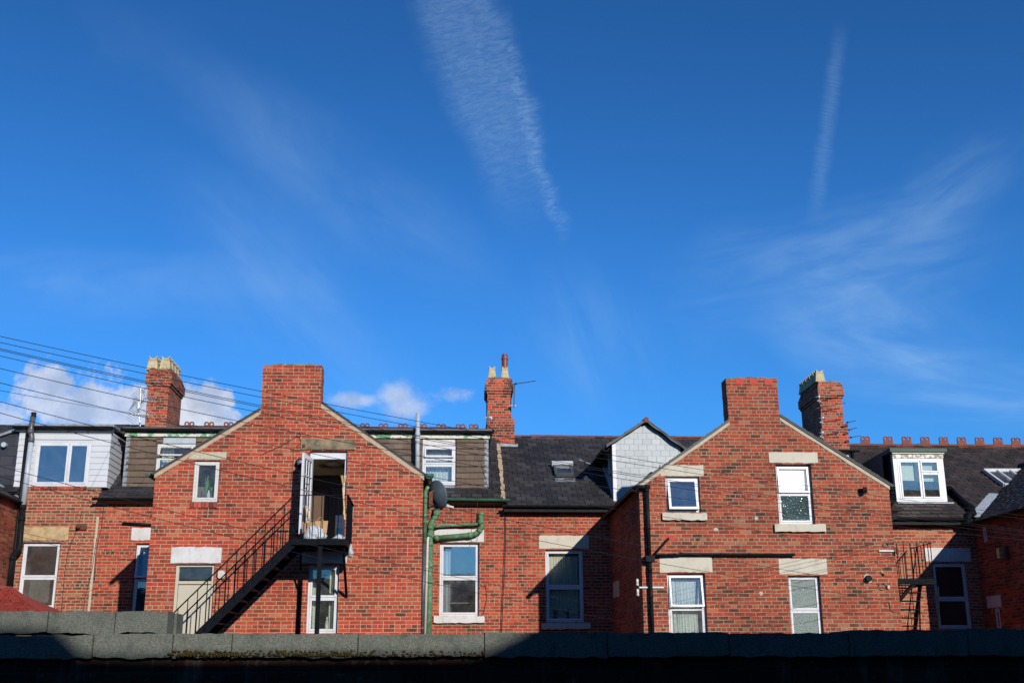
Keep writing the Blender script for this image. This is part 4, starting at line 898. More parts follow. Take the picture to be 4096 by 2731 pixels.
def paperbag(x, y, z, w_, h, rot, label):
    t_ = thing('paper_bag', (x, y, z), label, 'bag'); Rm = Matrix.Rotation(rot, 3, 'Z'); f = lambda a, b_, c_: Vector((x, y, z))+Rm@Vector((a, b_, c_))
    rnd = random.Random(int(h*100)); j = lambda: rnd.uniform(-.012, .012)
    lo = [f(a, b_, 0) for a, b_ in ((-w_/2, -.07), (w_/2, -.07), (w_/2, .07), (-w_/2, .07))]; hi = [f(a*1.04+j(), b_+j(), h+j()) for a, b_ in ((-w_/2, -.06), (w_/2, -.06), (w_/2, .06), (-w_/2, .06))]
    MB().add(lo+hi, [(3, 2, 1, 0), (0, 1, 5, 4), (1, 2, 6, 5), (2, 3, 7, 6), (3, 0, 4, 7)]).build('body', 'paper', t_, fixn=False)
    for s_ in (-.06, .06): MB().tube([f(-.06+.12*i/8, s_, h+.075*sin(pi*i/8)) for i in range(9)], .006, 6).build('handle', 'paper', t_)
paperbag(at(1280, 2100, Y=22.7).x, 22.7, lz+.17, .26, .24, .2, 'open brown paper bag with looped handles among the rubbish on the landing')
paperbag(at(1238, 2100, Y=22.62).x, 22.62, lz+.17, .22, .19, -.35, 'crumpled brown paper bag with white sheet at the left of the rubbish heap')
crt = MB(); cx_ = at(1262, 2150, Y=22.75).x; crt.box(cx_-.26, cx_+.26, 22.6, 23.0, lz, lz+.16).build('rubbish_box', 'black', bevel=.02)['label'] = 'low black box under the paper bags on the landing'
bpy.data.objects['rubbish_box']['category'] = 'box'
for i, (pa, pb, yy) in enumerate([((1236, 2090), (1224, 2022), 22.95), ((1246, 2085), (1229, 2018), 23.05)]):
    MB().bar(at(*pa, Y=yy)-Vector((0, 0, .25)), at(*pb, Y=yy), .05, .012).build('wooden_board', 'bamboo'); o = bpy.data.objects['wooden_board' if i == 0 else 'wooden_board.001']; tag(o, ['upright light timber board leaning by the open glazed door', 'second light timber board just right of the first by the door'][i], 'board', 'boards on the landing')
tc = thing('bamboo_torch', at(1379, 2080, Y=yf-.03), 'bamboo garden torch with flared split top tied to the landing railing', 'torch')
pa, pb = at(1379, 2078, Y=yf-.03), at(1372, 1950, Y=yf-.03); MB().tube([pa, pa.lerp(pb, .5), pb], [.016, .015, .018], 8).build('cane', 'bamboo', tc)
b = MB(); pt = at(1373, 1952, Y=yf-.03)
for i in range(9):
    a = i*2*pi/9; b.tube([pt, pt+Vector((.03*cos(a), .03*sin(a), .14)), pt+Vector((.055*cos(a), .055*sin(a), .25))], [.006, .006, .004], 5)
b.build('split_top', 'bamboo', tc)
bag_ = None
# satellite dish
c = at(1738, 1982, Y=YG+.25); ds = thing('satellite_dish', c, 'dark grey satellite dish with rusty bracket at the corner of the left gable', 'dish')
ax = Vector((.76, .58, .24)).normalized(); R_ = .312
b = MB(); prof = [(R_*i/10, .11*(i/10)**2) for i in range(1, 11)]; prof += [(R_*1.01, .118), (R_*.99, .124)]+[(R_*i/10*.985, .11*(i/10)**2+.006) for i in range(9, 0, -1)]
b.lathe(c-ax*.03, prof, 40, axis=ax); o = b.build('reflector', 'dish', ds, smooth=True)
cb = c-ax*.06+Vector((-.02, -.03, -.05)); b = MB().box(cb.x-.05, cb.x+.03, cb.y-.06, cb.y+.05, cb.z-.16, cb.z+.12); b.bar(cb+Vector((.06, -.03, .15)), cb+Vector((-.06, -.03, .11)), .03, .03); b.bar(cb+Vector((.05, -.03, -.12)), cb+Vector((-.05, -.03, -.18)), .04, .04); b.bar(cb+Vector((-.06, 0, -.05)), (xr+.0, YG+.35, cb.z-.05), .035, .035); b.bar(cb+Vector((0, 0, -.16)), cb+Vector((-.12, .05, -.3)), .03, .03); b.build('bracket', 'rust', ds, bevel=.006)
tip = at(1790, 2023, Y=YG+.45); b = MB().tube([c-ax*.05+Vector((0, -.02, -.2)), c+Vector((.03, 0, -.3)), tip], .012, 8); b.build('arm', 'dkgrey_pipe', ds)
MB().lathe(tip, [(.035, -.03), (.04, .0), (.035, .03)], 14, axis=(-.9, -.3, .25)).lathe(tip+Vector((.03, 0, -.005)), [(.025, 0), (.025, .1)], 10, axis=(.9, .3, -.2)).build('receiver', 'ceramic', ds)
crv = [at(x, y, Y=YG+.4) for x, y in ((1803, 2030), (1803, 2045), (1797, 2056), (1786, 2054), (1779, 2040))]; MB().tube(crv, .004, 6).build('coax_loop', 'cable', ds)

# chimney of house 2 (left, on the ridge)
yl = 30.6
L0, L1 = at(577, 1600, Y=yl).x, at(683, 1600, Y=yl).x
zc1, zc2 = at(625, 1544, Y=yl).z, at(625, 1478, Y=yl).z
zb_ = zr2-.9; ov_ = .07
chl = stack(H2, L0+ov_, L1-ov_, yl, yl+1.5, zb_, zc1, zc2, over=ov_); chl['label'] = 'left ridge chimney with eight buff pots'
xs_ = (at(613, 1478, Y=yl+.2).x, at(663, 1478, Y=yl+.2).x)
first = None
def potrow(parent, pts, s, **kw):
    for i, p_ in enumerate(pts): pot(p_, s, parent, **kw)
potrow(chl, [(x, yl+.2+.36*j, zc2+.01) for x in xs_ for j in range(4)], .95)
# ------------------------------------------------------------------ HOUSE 3 : plain slate roof, skylight, slate dormer + right gable wing
H3 = thing('terraced_house', (6.6, YG, 0), 'brick house with a roof window and a buff gabled wing with cream lintels', 'house', 'houses of the brick terrace')
pl3 = roofplane((2200, 2021), (2250, 1746)); zr3 = pl3[1]+(YR-pl3[0])*pl3[2]
wG = rect((2181, 2197), (2337, 2486), YM)
mainwall(H3, XS[2]+.001, XS[3], pl3[1]-.02, [wG], 'b_mid')
mainroof(H3, XS[2], XS[3], pl3, 'slate', 6); ridge(H3, XS[2]+.45, XS[3], zr3-.0)
w = window(H3, wG, YM, [(0, .48, 1, 1), (0, 0, 1, .48)], glass='glass', label='two pane white window with closed cream curtains, half in shadow')
stone('lintel', (2155, 2141), (2356, 2193), YM, 'cream', w); stone('sill', (2166, 2490), (2362, 2515), YM, 'cream', w, proud=.07)
curtain((wG[0]+.08, wG[1]-.1, wG[2]+.03, wG[3]-.14), YM+.24, 13, .022, 'creamcloth', w, seed=6)
for i, (dx_, kd, hh) in enumerate(((.22, 'spiky', .26), (.52, 'spiky', .28), (.80, 'broad', .22))):
    plant(wG[0]+dx_*1.05, YM+.22, wG[2]+.06, hh, 14, .1, 'dleaf', ['dark pointed houseplant at the left of the shaded sill', 'thin spiky houseplant in the middle of the shaded sill', 'orchid like houseplant at the right of the shaded sill'][i], kind=kd, seed=20+i, pot_h=.07, group='plants on the shaded sill')
gutter('gutter', (XS[2]-.06, YM-.30, at(2030, 2019, Y=YM-.3).z), (at(2470, 2024, Y=YM-.3).x, YM-.30, at(2440, 2022, Y=YM-.3).z), .06, 'blackpl', H3)
MB().box(XS[2]-.05, 3.95, YM-.24, YM-.22, pl3[1]-.16, pl3[1]-.03).build('fascia', 'blackpl', H3)
# skylight
def skylight(parent, c4, pl, mat, glass, n=1, label=None, fr=.06, up_=.09):
    """c4: px corners tl,tr,br,bl on the roof plane"""
    q = [at(*p, plane=pl) for p in c4]; nrm = Vector((0, -pl[2], 1)).normalized(); b = MB(); q2 = [p+nrm*up_ for p in q]
    for i in range(4): b.bar(q2[i]+nrm*0, q2[(i+1) % 4], fr, .10, upv=nrm)
    for i in range(1, n): b.bar(q2[0].lerp(q2[1], i/n), q2[3].lerp(q2[2], i/n), fr*.8, .08, upv=nrm)
    o = b.build('skylight', mat, parent, bevel=.008)
    if label: o['label'] = label
    q3 = [p+nrm*(up_+.02) for p in q]; MB().add(q3+[p-nrm*.01 for p in q3], [(0, 1, 2, 3), (7, 6, 5, 4)]+[(i, (i+1) % 4, (i+1) % 4+4, i+4) for i in range(4)]).build('pane', glass, o)
    return o, q2, nrm
so_, q2, nrm = skylight(H3, [(2216, 1875), (2282, 1875), (2289, 1912), (2224, 1911)], pl3, 'dkgrey_pipe', 'glassblue', label='small roof window in a grey metal frame', fr=.07)
b = MB(); b.bar(q2[0]+Vector((-.06, 0, .06)), q2[1]+Vector((.06, 0, .06)), .12, .1, upv=nrm); b.build('hood', 'galv', so_)
b = MB(); b.bar(q2[3]+Vector((-.04, -.10, -.15)), q2[2]+Vector((.06, -.10, -.15)), .2, .02, upv=nrm); b.build('flashing', 'lead', so_)
# middle ridge chimney
ym = at(2035, 1780, plane=pl3).y
mx0, mx1 = at(1946, 1640, Y=ym).x, at(2048, 1640, Y=ym).x
zc1, zc2 = at(2000, 1574, Y=ym).z, at(2000, 1514, Y=ym).z; zst = at(2000, 1673, Y=ym).z
chm = stack(H3, mx0+.03, mx1-.02, ym, ym+1.1, zr3-1.5, zc1, zc2, over=.06, step=zst); chm['label'] = 'middle ridge chimney with two buff pots and one tall brown pot'
pc = [at(1968, 1513, Y=ym+.25), at(2019, 1513, Y=ym+.25)]
pot(pc[0], .70, chm, .52); pot(pc[1], .70, chm, .52)
p_ = pc[1]-Vector((0, 0, .10)); b = MB().lathe((p_.x, p_.y, p_.z+.36), [(.085, -.1), (.088, .05), (.088, .28), (.102, .29), (.102, .31), (.088, .32), (.088, .40)], 20)
for i in range(6): a = i*pi/3; b.plate([(-.042, .39), (.042, .39), (0, .47)], .076, .088, fn=lambda s_, y, z, a=a: (p_.x+cos(a)*y-sin(a)*s_, p_.y+sin(a)*y+cos(a)*s_, p_.z+.36+z))
b.build('chimney_pot', 'browngl', chm)['label'] = 'tall glazed brown crown pot'
MB().plate([(mx0-.02+.35, 0), (mx1+.12, 0), (mx1+.16, .0), (mx1+.14, -.16), (mx0+.3, -.16)], ym-.12, ym-.1, fn=lambda a, y, z: (a, y+.25*(z/.16)*-1*0, zr3-(YR-ym)*pl3[2]+z+.02)).build('lead_flashing', 'lead', chm)

# slate clad dormer with pitched roof
yd = YM+.04; dX0, dX1 = at(2449, 1778, Y=yd).x, at(2722, 1790, Y=yd).x; ap = at(2580, 1690, Y=yd); zl_, zr_ = at(2449, 1776, Y=yd).z, at(2722, 1790, Y=yd).z
b = MB().plate([(dX0, 7.0), (dX1, 7.0), (dX1, zr_), (ap.x, ap.z-.03), (dX0, zl_)], yd, yd+.12); sd = b.build('dormer', 'slatelight', H3); sd['label'] = 'pale slate clad dormer with a pitched roof'
tiles('hung_slates', (dX0, yd-.004, 7.0), (1, 0, 0), (0, 0, 1), 0, [(.09, 0), (dX1-dX0, 0), (dX1-dX0, zr_-7.02), (ap.x-dX0, ap.z-7.06), (.09, zl_-7.0)], .226, .148, .008, 'slatelight', sd, seed=5, jit=.0015, gap=.006)
MB().box(dX0-.01, dX0+.085, yd-.03, yd+.05, 7.0, zl_).build('corner_board', 'upvc', sd)
for (x0, z0, x1, z1) in ((dX0-.17, zl_-.11, ap.x, ap.z), (dX1+.10, zr_-.10, ap.x, ap.z)):
    nx_ = 8; b = MB(); rnd = random.Random(3); pts = [(x0+(x1-x0)*i/nx_, z0+(z1-z0)*i/nx_+(.02*sin(i*1.7) if x0 > ap.x else .008*sin(i*2))) for i in range(nx_+1)]
    b.plate(pts+[(x, z+.05) for x, z in pts[::-1]], yd-.17, YR-.3); b.build('roof', 'slateblack', sd)
    L = math.hypot(x1-x0, z1-z0); tiles('slates', (x0, yd-.19, z0+.055), (0, 1, 0), ((x1-x0)/L, 0, (z1-z0)/L), 0, [(0, 0), (3.2, 0), (3.2, L), (0, L)], .25, .2, .014, 'slate', sd, seed=9)
MB().tube([(ap.x, yd-.19, ap.z+.04), (ap.x, YR-.4, ap.z+.04)], .07, 10).build('ridge_tiles', 'terra', sd)
gutter('gutter', (dX0-.20, yd-.2, zl_-.13), (dX0-.20, 30.4, zl_-.13), .085, 'blackpl', sd)
# glazed left cheek
ye = pl3[0]+(zl_-pl3[1])/pl3[2]
MB().plate([(yd+.12, 7.1), (ye, zl_-.05), (yd+.12, zl_-.05)], dX0+.04, dX0+.06, fn=lambda a, y, z: (y, a, z)).build('side_pane', 'glassdark', sd)
MB().plate([(yd+.12, 7.1), (ye, zl_), (yd+.12, zl_)], dX0+.5, dX0+.52, fn=lambda a, y, z: (y, a, z)).build('room', 'room', sd)
b = MB(); fx = dX0+.015; z7 = pl3[1]+(yd-pl3[0])*pl3[2]+.06
b.bar((fx, yd+.05, z7), (fx, ye, zl_), .07, .10); b.bar((fx, yd+.05, zl_-.03), (fx, ye-.1, zl_-.03), .07, .08)
b.bar((fx, yd+.75, z7+.42), (fx, yd+.75, zl_-.06), .05, .07, upv=(0, 1, 0)); b.bar((fx, yd+.15, z7+.1), (fx, yd+.15, zl_-.06), .05, .07, upv=(0, 1, 0)); b.bar((fx, yd+.2, z7+.72), (fx, yd+.72, z7+.72), .05, .05)
b.build('side_window_frame', 'upvc', sd)
b = MB().bar((dX0-.2, ye-.35, zl_-.42+.2), (dX0-.55, ye+.0, zl_-.02+.02), .14, .02); b.build('foil_flashing', 'foil', H3)

# ---- right gable wing
v1 = rect((2661, 1905), (2806, 2048), YG); v1 = (v1[0], at(2797, 1905, Y=YG).x, v1[2], v1[3])
v2 = rect((3102, 1856), (3262, 2095), YG); v2 = (v2[0], at(3243, 1856, Y=YG).x, v2[2], v2[3])
v3 = rect((2668, 2291), (2830, 2570), YG); v3 = (v3[0], at(2820, 2291, Y=YG).x, v3[2], v3[3])
v4 = rect((3151, 2301), (3293, 2570), YG); v4 = (v4[0], at(3278, 2301, Y=YG).x, v4[2], v4[3])
wl3, ch3 = gable(H3, [(2556, 1950), (2917, 1690), (3118, 1670), (3555, 1946)], [v1, v2, v3, v4], 'b_gable2', dict(base=((2917, 1690), (3118, 1670)), top=((2903, 1514), (3108, 1514))))
x3l, x3r = at(2556, 1950, Y=YG).x, at(3555, 1946, Y=YG).x
z3l, z3r = at(2556, 1950, Y=YG).z, at(3555, 1946, Y=YG).z
wing_side(H3, x3l, YG+.3, YM, z3l-.02, 'b_side', -1); wing_side(H3, x3r, YG+.3, YM, z3r-.02, 'b_side', 1)
za_x = (x3l+x3r)/2-.05
slabs(H3, (2548, 1944), (2917, 1684), (3560, 1941), (3118, 1664), 'slate')
verge(H3, [(2549, 1944), (2917, 1686)], .075, YG, 'creammortar'); verge(H3, [(3118, 1668), (3558, 1944)], .075, YG, 'creammortar')
w = window(H3, v1, YG, [(0, 0, 1, 1, 11)], glass='glassblue', st=.055, rec=.07, label='square top hung window tilted open under the left verge')
stone('lintel', (2641, 1859), (2815, 1903), YG, 'cream', w, proud=.008); stone('sill', (2647, 2052), (2827, 2081), YG, 'cream', w, proud=.07)
w = window(H3, v2, YG, [(0, .52, 1, 1, 4), (0, 0, 1, .52, 0, 'rippled')], glass='glassclear', label='tall window with bright white blind above rippled bathroom glass')
stone('lintel', (3074, 1807), (3272, 1851), YG, 'cream', w, proud=.008); stone('sill', (3095, 2096), (3301, 2127), YG, 'cream', w, proud=.07)
MB().box(v2[0]+.03, v2[1]-.03, YG+.145, YG+.15, v2[2]+.62, v2[3]-.04).build('blind', 'whiteblind', w)
w = window(H3, v3, YG, [(0, .50, 1, 1, 10), (0, 0, 1, .50)], glass='glass', label='lower left window with net curtains and upper sash tilted out')
stone('lintel', (2637, 2226), (2850, 2288), YG, 'cream', w, proud=.008)
curtain((v3[0]+.05, v3[1]-.06, v3[2], v3[3]-.12), YG+.24, 11, .02, 'net', w, seed=2)
w = window(H3, v4, YG, [(0, .48, 1, 1, 0, 'frosted'), (0, 0, 1, .48, 0, 'frosted')], label='narrow white door window with frosted panes', ft=.035)
stone('lintel', (3113, 2233), (3310, 2296), YG, 'cream', w, proud=.008)
# airbricks
def airbrick(parent, tl, br, Y, nx_, nz_, mat='airbrick'):
    r = rect(tl, br, Y); cw, chh = (r[1]-r[0])/nx_, (r[3]-r[2])/nz_; holes = []
    for i in range(nx_):
        for j in range(nz_):
            a, c_ = r[0]+cw*(i+.25), r[2]+chh*(j+.25); holes.append([(a, c_), (a+cw*.5, c_), (a+cw*.5, c_+chh*.5), (a, c_+chh*.5)])
    o = MB().plate(rp(r), Y-.008, Y-.002, holes).build('airbrick', mat, parent); MB().add([(r[0], Y-.0015, r[2]), (r[1], Y-.0015, r[2]), (r[1], Y-.0015, r[3]), (r[0], Y-.0015, r[3])], [(0, 1, 2, 3)]).build('backing', 'blackpl', o)
for a, c_ in (((2942, 1514), (2976, 1537)), ((2997, 1516), (3031, 1538)), ((3057, 1519), (3091, 1540))): airbrick(ch3, a, c_, YG, 10, 6)
airbrick(H3, (2663, 2140), (2698, 2163), YG, 7, 4)
# pipes on the right gable
yq = YG-.09; Q = lambda x, y: at(x, y, Y=yq)
gutter('gutter', (x3l-.14, YG-.25, z3l-.04), (x3l-.14, YM-.25, z3l-.04), .062, 'blackpl', H3)
pipe('gutter_return', [Q(2538, 1948), Q(2600, 1946)], .045, 'blackpl', H3, [(0, .8)])
pipe('drainpipe', [Q(2587, 1948), Q(2597, 2220)], .042, 'blackpl', H3, [(0, .05), (0, .6)])
hp = MB(); hr = rect((2577, 2222), (2620, 2247), yq); hp.plate([(hr[0], hr[3]), (hr[1], hr[3]), (hr[1]-.02, hr[2]), (hr[0]+.03, hr[2])], yq-.08, yq+.06).build('hopper', 'blackpl', H3, bevel=.008)
pipe('drainpipe', [Q(2599, 2245), Q(2612, 2560)], .038, 'blackpl', H3, [(0, .1), (0, .12), (0, .45)])
pipe('waste_pipe', [Q(2612, 2221), Q(2720, 2217), Q(2722, 2215), Q(3180, 2217)], .026, 'blackpl', H3, [(0, .8), (2, .0), (2, .35), (2, .6), (2, .98)])
pipe('waste_pipe', [Q(2612, 2222), Q(2672, 2155), at(2674, 2153, Y=YG+.02)], .024, 'blackpl', H3, [(0, .95)])
MB().lathe(at(3448, 1963, Y=YG-.05), [(.055, -.08), (.055, .06)], 14, axis=(-.5, 1, .2)).lathe(at(3458, 1958, Y=YG-.1), [(.05, -.05), (.06, .03)], 12, axis=(-1, .3, 0)).build('flue', 'blackpl', H3)
MB().lathe(at(3471, 2313, Y=YG-.005), [(.065, -.09), (.072, -.03), (.072, .0)], 20, axis=(0, 1, 0)).build('flue', 'blackpl', H3); MB().lathe(at(3471, 2313, Y=YG-.002), [(.075, -.012), (.088, -.012), (.088, .01)], 24, axis=(0, 1, 0)).build('flue_collar', 'ceramic', H3)
MB().lathe(at(3532, 2291, Y=YG-.03), [(.03, -.05), (.02, .0), (.03, .05)], 10, axis=(-.6, .5, .5)).build('tap_fitting', 'yellowlamp', H3)
pbox('junction_box', rect((3546, 2340), (3557, 2354), YG), YG-.05, YG-.002, 'cream', H3)
for px_, py_ in ((2865, 2118), (3045, 2372), (3025, 2072)):
    b = MB(); q = at(px_, py_, Y=YG); n = 9; rnd = random.Random(px_); b.plate([(q.x+.045*rnd.uniform(.6, 1.2)*cos(2*pi*i/n), q.z+.045*rnd.uniform(.6, 1.2)*sin(2*pi*i/n)) for i in range(n)], YG-.004, YG+.002).build('mortar_patch', 'creammortar', H3)
# coiled wires on the wall
for (cx_, cy_, r_) in ((3543, 2178, 9), (3530, 2345, 14), (3550, 2414, 8), (1195, 1740, 7)):
    MB().tube([at(cx_+r_*1.1*cos(i*pi/8), cy_+r_*sin(i*pi/8), Y=YG-.02) for i in range(17)], .006, 6, cap=False).build('wire_coil', 'cable', H3 if cx_ > 2000 else H2)
MB().tube([at(x, y, Y=YG-.015) for x, y in ((3557, 2410), (3563, 2440), (3575, 2448), (3600, 2449))], .006, 6).build('wire', 'cable', H3)
# insulator brackets
def insulator(px_, py_, y, bar_to, n, label):
    t_ = thing('insulator_bracket', at(px_, py_, Y=y), label, 'insulator')
    a = at(*bar_to, Y=y); c_ = at(px_, py_, Y=y); MB().box(min(a.x, c_.x), max(a.x, c_.x), y-.012, y, c_.z-.015, c_.z+.015).build('bar', 'galv', t_)
    for k_ in ((1, -1) if n == 2 else (0,)):
        q = c_+Vector((-.035 if px_ < 3000 else .06, -.03, .10*k_)); MB().lathe(q+Vector((0, 0, -.07)), [(.022, 0), (.032, .02), (.022, .05), (.030, .085), (.025, .13), (.014, .14)], 14).build('insulator', 'ceramic' if px_ < 3000 else 'rust', t_); MB().tube([c_+Vector((0, -.01, 0)), q+Vector((.02, 0, -.09)), q+Vector((0, 0, -.06))], .008, 6).build('pin', 'rust', t_)
insulator(2556, 2348, YG-.03, (2655, 2348), 2, 'pair of white ceramic insulators at the left corner of the right gable')
insulator(3575, 2202, YG-.03, (3516, 2202), 1, 'small steel bar bracket at the right corner of the right gable')
# stone patch on the shaded side wall
sa = at(2455, 2330, X=x3l); sb_ = at(2477, 2322, X=x3l); MB().box(x3l-.02, x3l, sb_.y, sa.y, sa.z-.36, sa.z).build('lintel', 'cream', H3)

# ------------------------------------------------------------------ HOUSE 4 : brown slate roof with crested ridge, timber dormer
H4 = thing('terraced_house', ((XS[3]+XS[4])/2, YM, 0), 'brick house at the right with crested ridge tiles and a three pane dormer', 'house', 'houses of the brick terrace')
pl4 = roofplane((3730, 2066), (3700, 1781)); zr4 = pl4[1]+(YR-pl4[0])*pl4[2]
wI = rect((3727, 2251), (3895, 2513), YM); wI = (wI[0], at(3861, 2251, Y=YM).x, wI[2], wI[3])
mainwall(H4, XS[3]+.001, 17., pl4[1]-.02, [wI], 'b_right')
mainroof(H4, XS[3], 17., pl4, 'slatebrown', 8, tw=.26, th=.2); rdg = ridge(H4, XS[3], 17., zr4)
for px_ in (3461, 3552, 3626, 3700, 3774, 3846, 3918, 3991, 4063): crest(at(px_, 1760, Y=YR).x, at(px_, 1744+(px_-3461)*.009, Y=YR).z-.19, rdg)
MB().box(XS[3]+.0, XS[3]+.03, YM-.01, YM, 0, pl4[1]-.2).build('corner_pipe', 'rust', H4)
w = window(H4, wI, YM, [(0, .45, 1, 1), (0, 0, 1, .45)], glass='glassdark', label='large white framed window in deep shade', rec=.05)
stone('lintel', (3697, 2190), (3884, 2244), YM, 'white_st', w, proud=.012)
gutter('gutter', (at(3583, 2072, Y=YM-.3).x, YM-.3, at(3600, 2070, Y=YM-.3).z), (at(3880, 2078, Y=YM-.3).x, YM-.3, at(3860, 2074, Y=YM-.3).z), .062, 'blackpl', H4)
MB().box(XS[3]+.1, XS[4], YM-.24, YM-.21, pl4[1]-.2, pl4[1]-.04).build('fascia', 'blackpl', H4)
y4 = at(3680, 2010, plane=pl4).y
d4 = rect((3569, 1812), (3790, 2009), y4); d4 = (d4[0], at(3771, 1832, Y=y4).x, d4[2], d4[3]); wz = at(3650, 1834, Y=y4).z
wJ = (d4[0]+.10, d4[1]-.10, d4[2]+.06, wz-.01)
dm = MB().plate(rp(d4), y4, y4+.12, [rp(wJ)]).build('dormer', 'upvc', H4); dm['label'] = 'white timber dormer with green felt roof edge'
MB().box(d4[0]-.01, d4[1]+.01, y4-.02, y4-.001, wz+.01, d4[3]-.02).build('fascia', 'rawwood', dm)
MB().box(d4[0]-.03, d4[1]+.03, y4-.06, y4-.021, d4[3]-.02, d4[3]+.02).build('trim', 'upvc_old', dm, bevel=.004)
MB().plate([(y4-.10, d4[3]+.021), (y4-.10, d4[3]+.12), (YR+.2, d4[3]+.04), (YR+.2, d4[3]-.2), (y4, d4[3]+.0215)], d4[0]-.09, d4[1]+.09, fn=lambda a, y, z: (y, a, z)).build('flat_roof', 'greenfelt', dm)
for X_, o_ in ((d4[0], .1), (d4[1], -.1)): MB().plate([(y4+.121, d4[2]-.1), (YR, d4[3]-.3), (YR, d4[3]), (y4+.121, d4[3]+.018)], X_, X_+o_, fn=lambda a, y, z: (y, a, z)).build('cheek', 'slateblack', dm)
w = window(H4, wJ, y4, [(0, 0, .53, 1), (.53, .68, 1, 1), (.53, 0, 1, .68)], rec=-.01, glass='glass', label='three pane dormer window with cream roller blinds', vent=False)
MB().box(wJ[0]+.05, wJ[0]+.47, y4+.14, y4+.145, wJ[2]+.52, wJ[3]-.05).build('blind', 'blind', w); MB().box(wJ[0]+.5, wJ[1]-.05, y4+.14, y4+.145, wJ[2]+.50, wJ[3]-.05).build('blind', 'blind', w)
MB().box(d4[0]-.02, d4[1]+.12, y4-.10, y4, d4[2]-.04, d4[2]-.005).build('sill', 'lead', dm)
# small neighbouring dormer behind the verge
ys_ = 29.6; e4 = rect((3330, 1808), (3408, 1880), ys_); we = (e4[0]+.05, e4[1]-.1, e4[2]+.05, e4[3]-.06)
sm = MB().plate(rp(e4), ys_, ys_+.1, [rp(we)]).build('dormer', 'upvc_old', H4); sm['label'] = 'small dormer peeping over the right verge'
MB().box(e4[0]-.1, e4[1]+.12, ys_-.08, YR-.4, e4[3]+.001, e4[3]+.07).build('flat_roof', 'blackpl', sm); MB().plate([(ys_+.101, e4[2]), (YR, e4[3]-.1), (YR, e4[3]), (ys_+.101, e4[3])], e4[1]-.1, e4[1], fn=lambda a, y, z: (y, a, z)).build('cheek', 'slatebrown', sm)
window(H4, we, ys_, [(0, 0, 1, 1)], rec=-.01)
gutter('gutter', (e4[0]-.1, ys_-.14, e4[3]+.03), (e4[1]+.2, ys_-.14, e4[3]+.03), .05, 'blackpl', sm); pipe('downpipe', [(e4[1]+.02, ys_-.1, e4[3]), (e4[1]+.04, ys_-.1, e4[2])], .035, 'blackpl', sm)
# thick black pipes on the roof and at the eaves
n4 = Vector((0, -pl4[2], 1)).normalized()*.10
pa, pb = at(3795, 1972, plane=pl4)+n4, at(3880, 2047, plane=pl4)+n4; pc_ = at(3872, 2062, Y=YM-.32); pd_ = at(3868, 2092, Y=YM-.32)
pipe('soil_pipe', [pa, pb, at(3893, 2050, Y=YM-.25), pc_, pd_], .085, 'black', H4, [(0, .03), (0, .97), (2, .3), (3, .8)])
pipe('soil_pipe', [at(3565, 1950, Y=YG+1.), at(3567, 1998, Y=YG+1.), at(3560, 2014, Y=YG+1.), at(3545, 2022, Y=YG+1.)], .075, 'black', H3, [(0, .15), (0, .5), (0, .75)])
pbox('gutter_end', rect((3562, 2030), (3604, 2044), YG+1.), YG+.95, YG+1.5, 'blackpl', H3)
# right ridge chimney
yr_ = at(3360, 1800, plane=pl4).y; yr_ = min(yr_, 31.)
rx0, rx1 = at(3276, 1640, Y=yr_).x, at(3376, 1640, Y=yr_).x
zc1, zc2 = at(3320, 1592, Y=yr_).z, at(3320, 1531, Y=yr_).z; zst = at(3380, 1694, Y=yr_).z
chr_ = stack(H4, rx0+.05, rx1-.03, yr_, yr_+1.75, zr4-1.6, zc1, zc2, over=.06, step=zst); chr_['label'] = 'right ridge chimney with a row of buff pots along its left side'
pp = at(3277, 1530, Y=yr_+.17)
for j in range(5): pot((pp.x, yr_+.18+.34*j, pp.z), .9, chr_, .56)
# rooflight
skylight(H4, [(3934, 1893), (4140, 1893), (4220, 1952), (4015, 1952)], pl4, 'upvc', 'glass', n=4, label='wide white barred rooflight cut off by the far wing roof', fr=.06)

# second fire escape
yk = 26.6; lx0, lx1 = at(3592, 2318, Y=yk).x, at(3742, 2318, Y=yk).x; lzz = at(3660, 2313, Y=yk).z
t2 = thing('fire_escape', ((lx0+lx1)/2, yk, 0), 'weathered dark iron fire escape landing and steep flight beside the right gable', 'fire escape')
b = MB().box(lx0, lx1, yk, yk+.012, lzz-.12, lzz).box(lx0, lx1, yk-.03, yk+.012, lzz-.132, lzz-.121).box(lx0, lx0+.012, yk+.013, YM-.02, lzz-.12, lzz).box(lx1-.012, lx1, yk+.013, YM-.02, lzz-.12, lzz); b.build('landing_frame', 'black', t2)
b = MB()
for i in range(9): b.box(lx0+.013, lx1-.013, yk+.08+.15*i, yk+.12+.15*i, lzz-.03, lzz-.012)
b.build('landing_plate', 'black', t2)
b = MB(); zr_ = lzz+.83; b.bar((lx0, yk, zr_), (lx1, yk, zr_), .03, .012); b.bar((lx1, yk, zr_), (lx1, YM-.1, zr_), .03, .012)
for i in range(6): x = lx0+.05+(lx1-lx0-.08)*i/5; b.tube([(x, yk+.02, lzz-.08), (x, yk+.02, zr_)], .010, 6)
for i in range(1, 7): b.tube([(lx1-.02, yk+.2*i, lzz), (lx1-.02, yk+.2*i, zr_)], .010, 6)
b.build('landing_railing', 'black', t2)
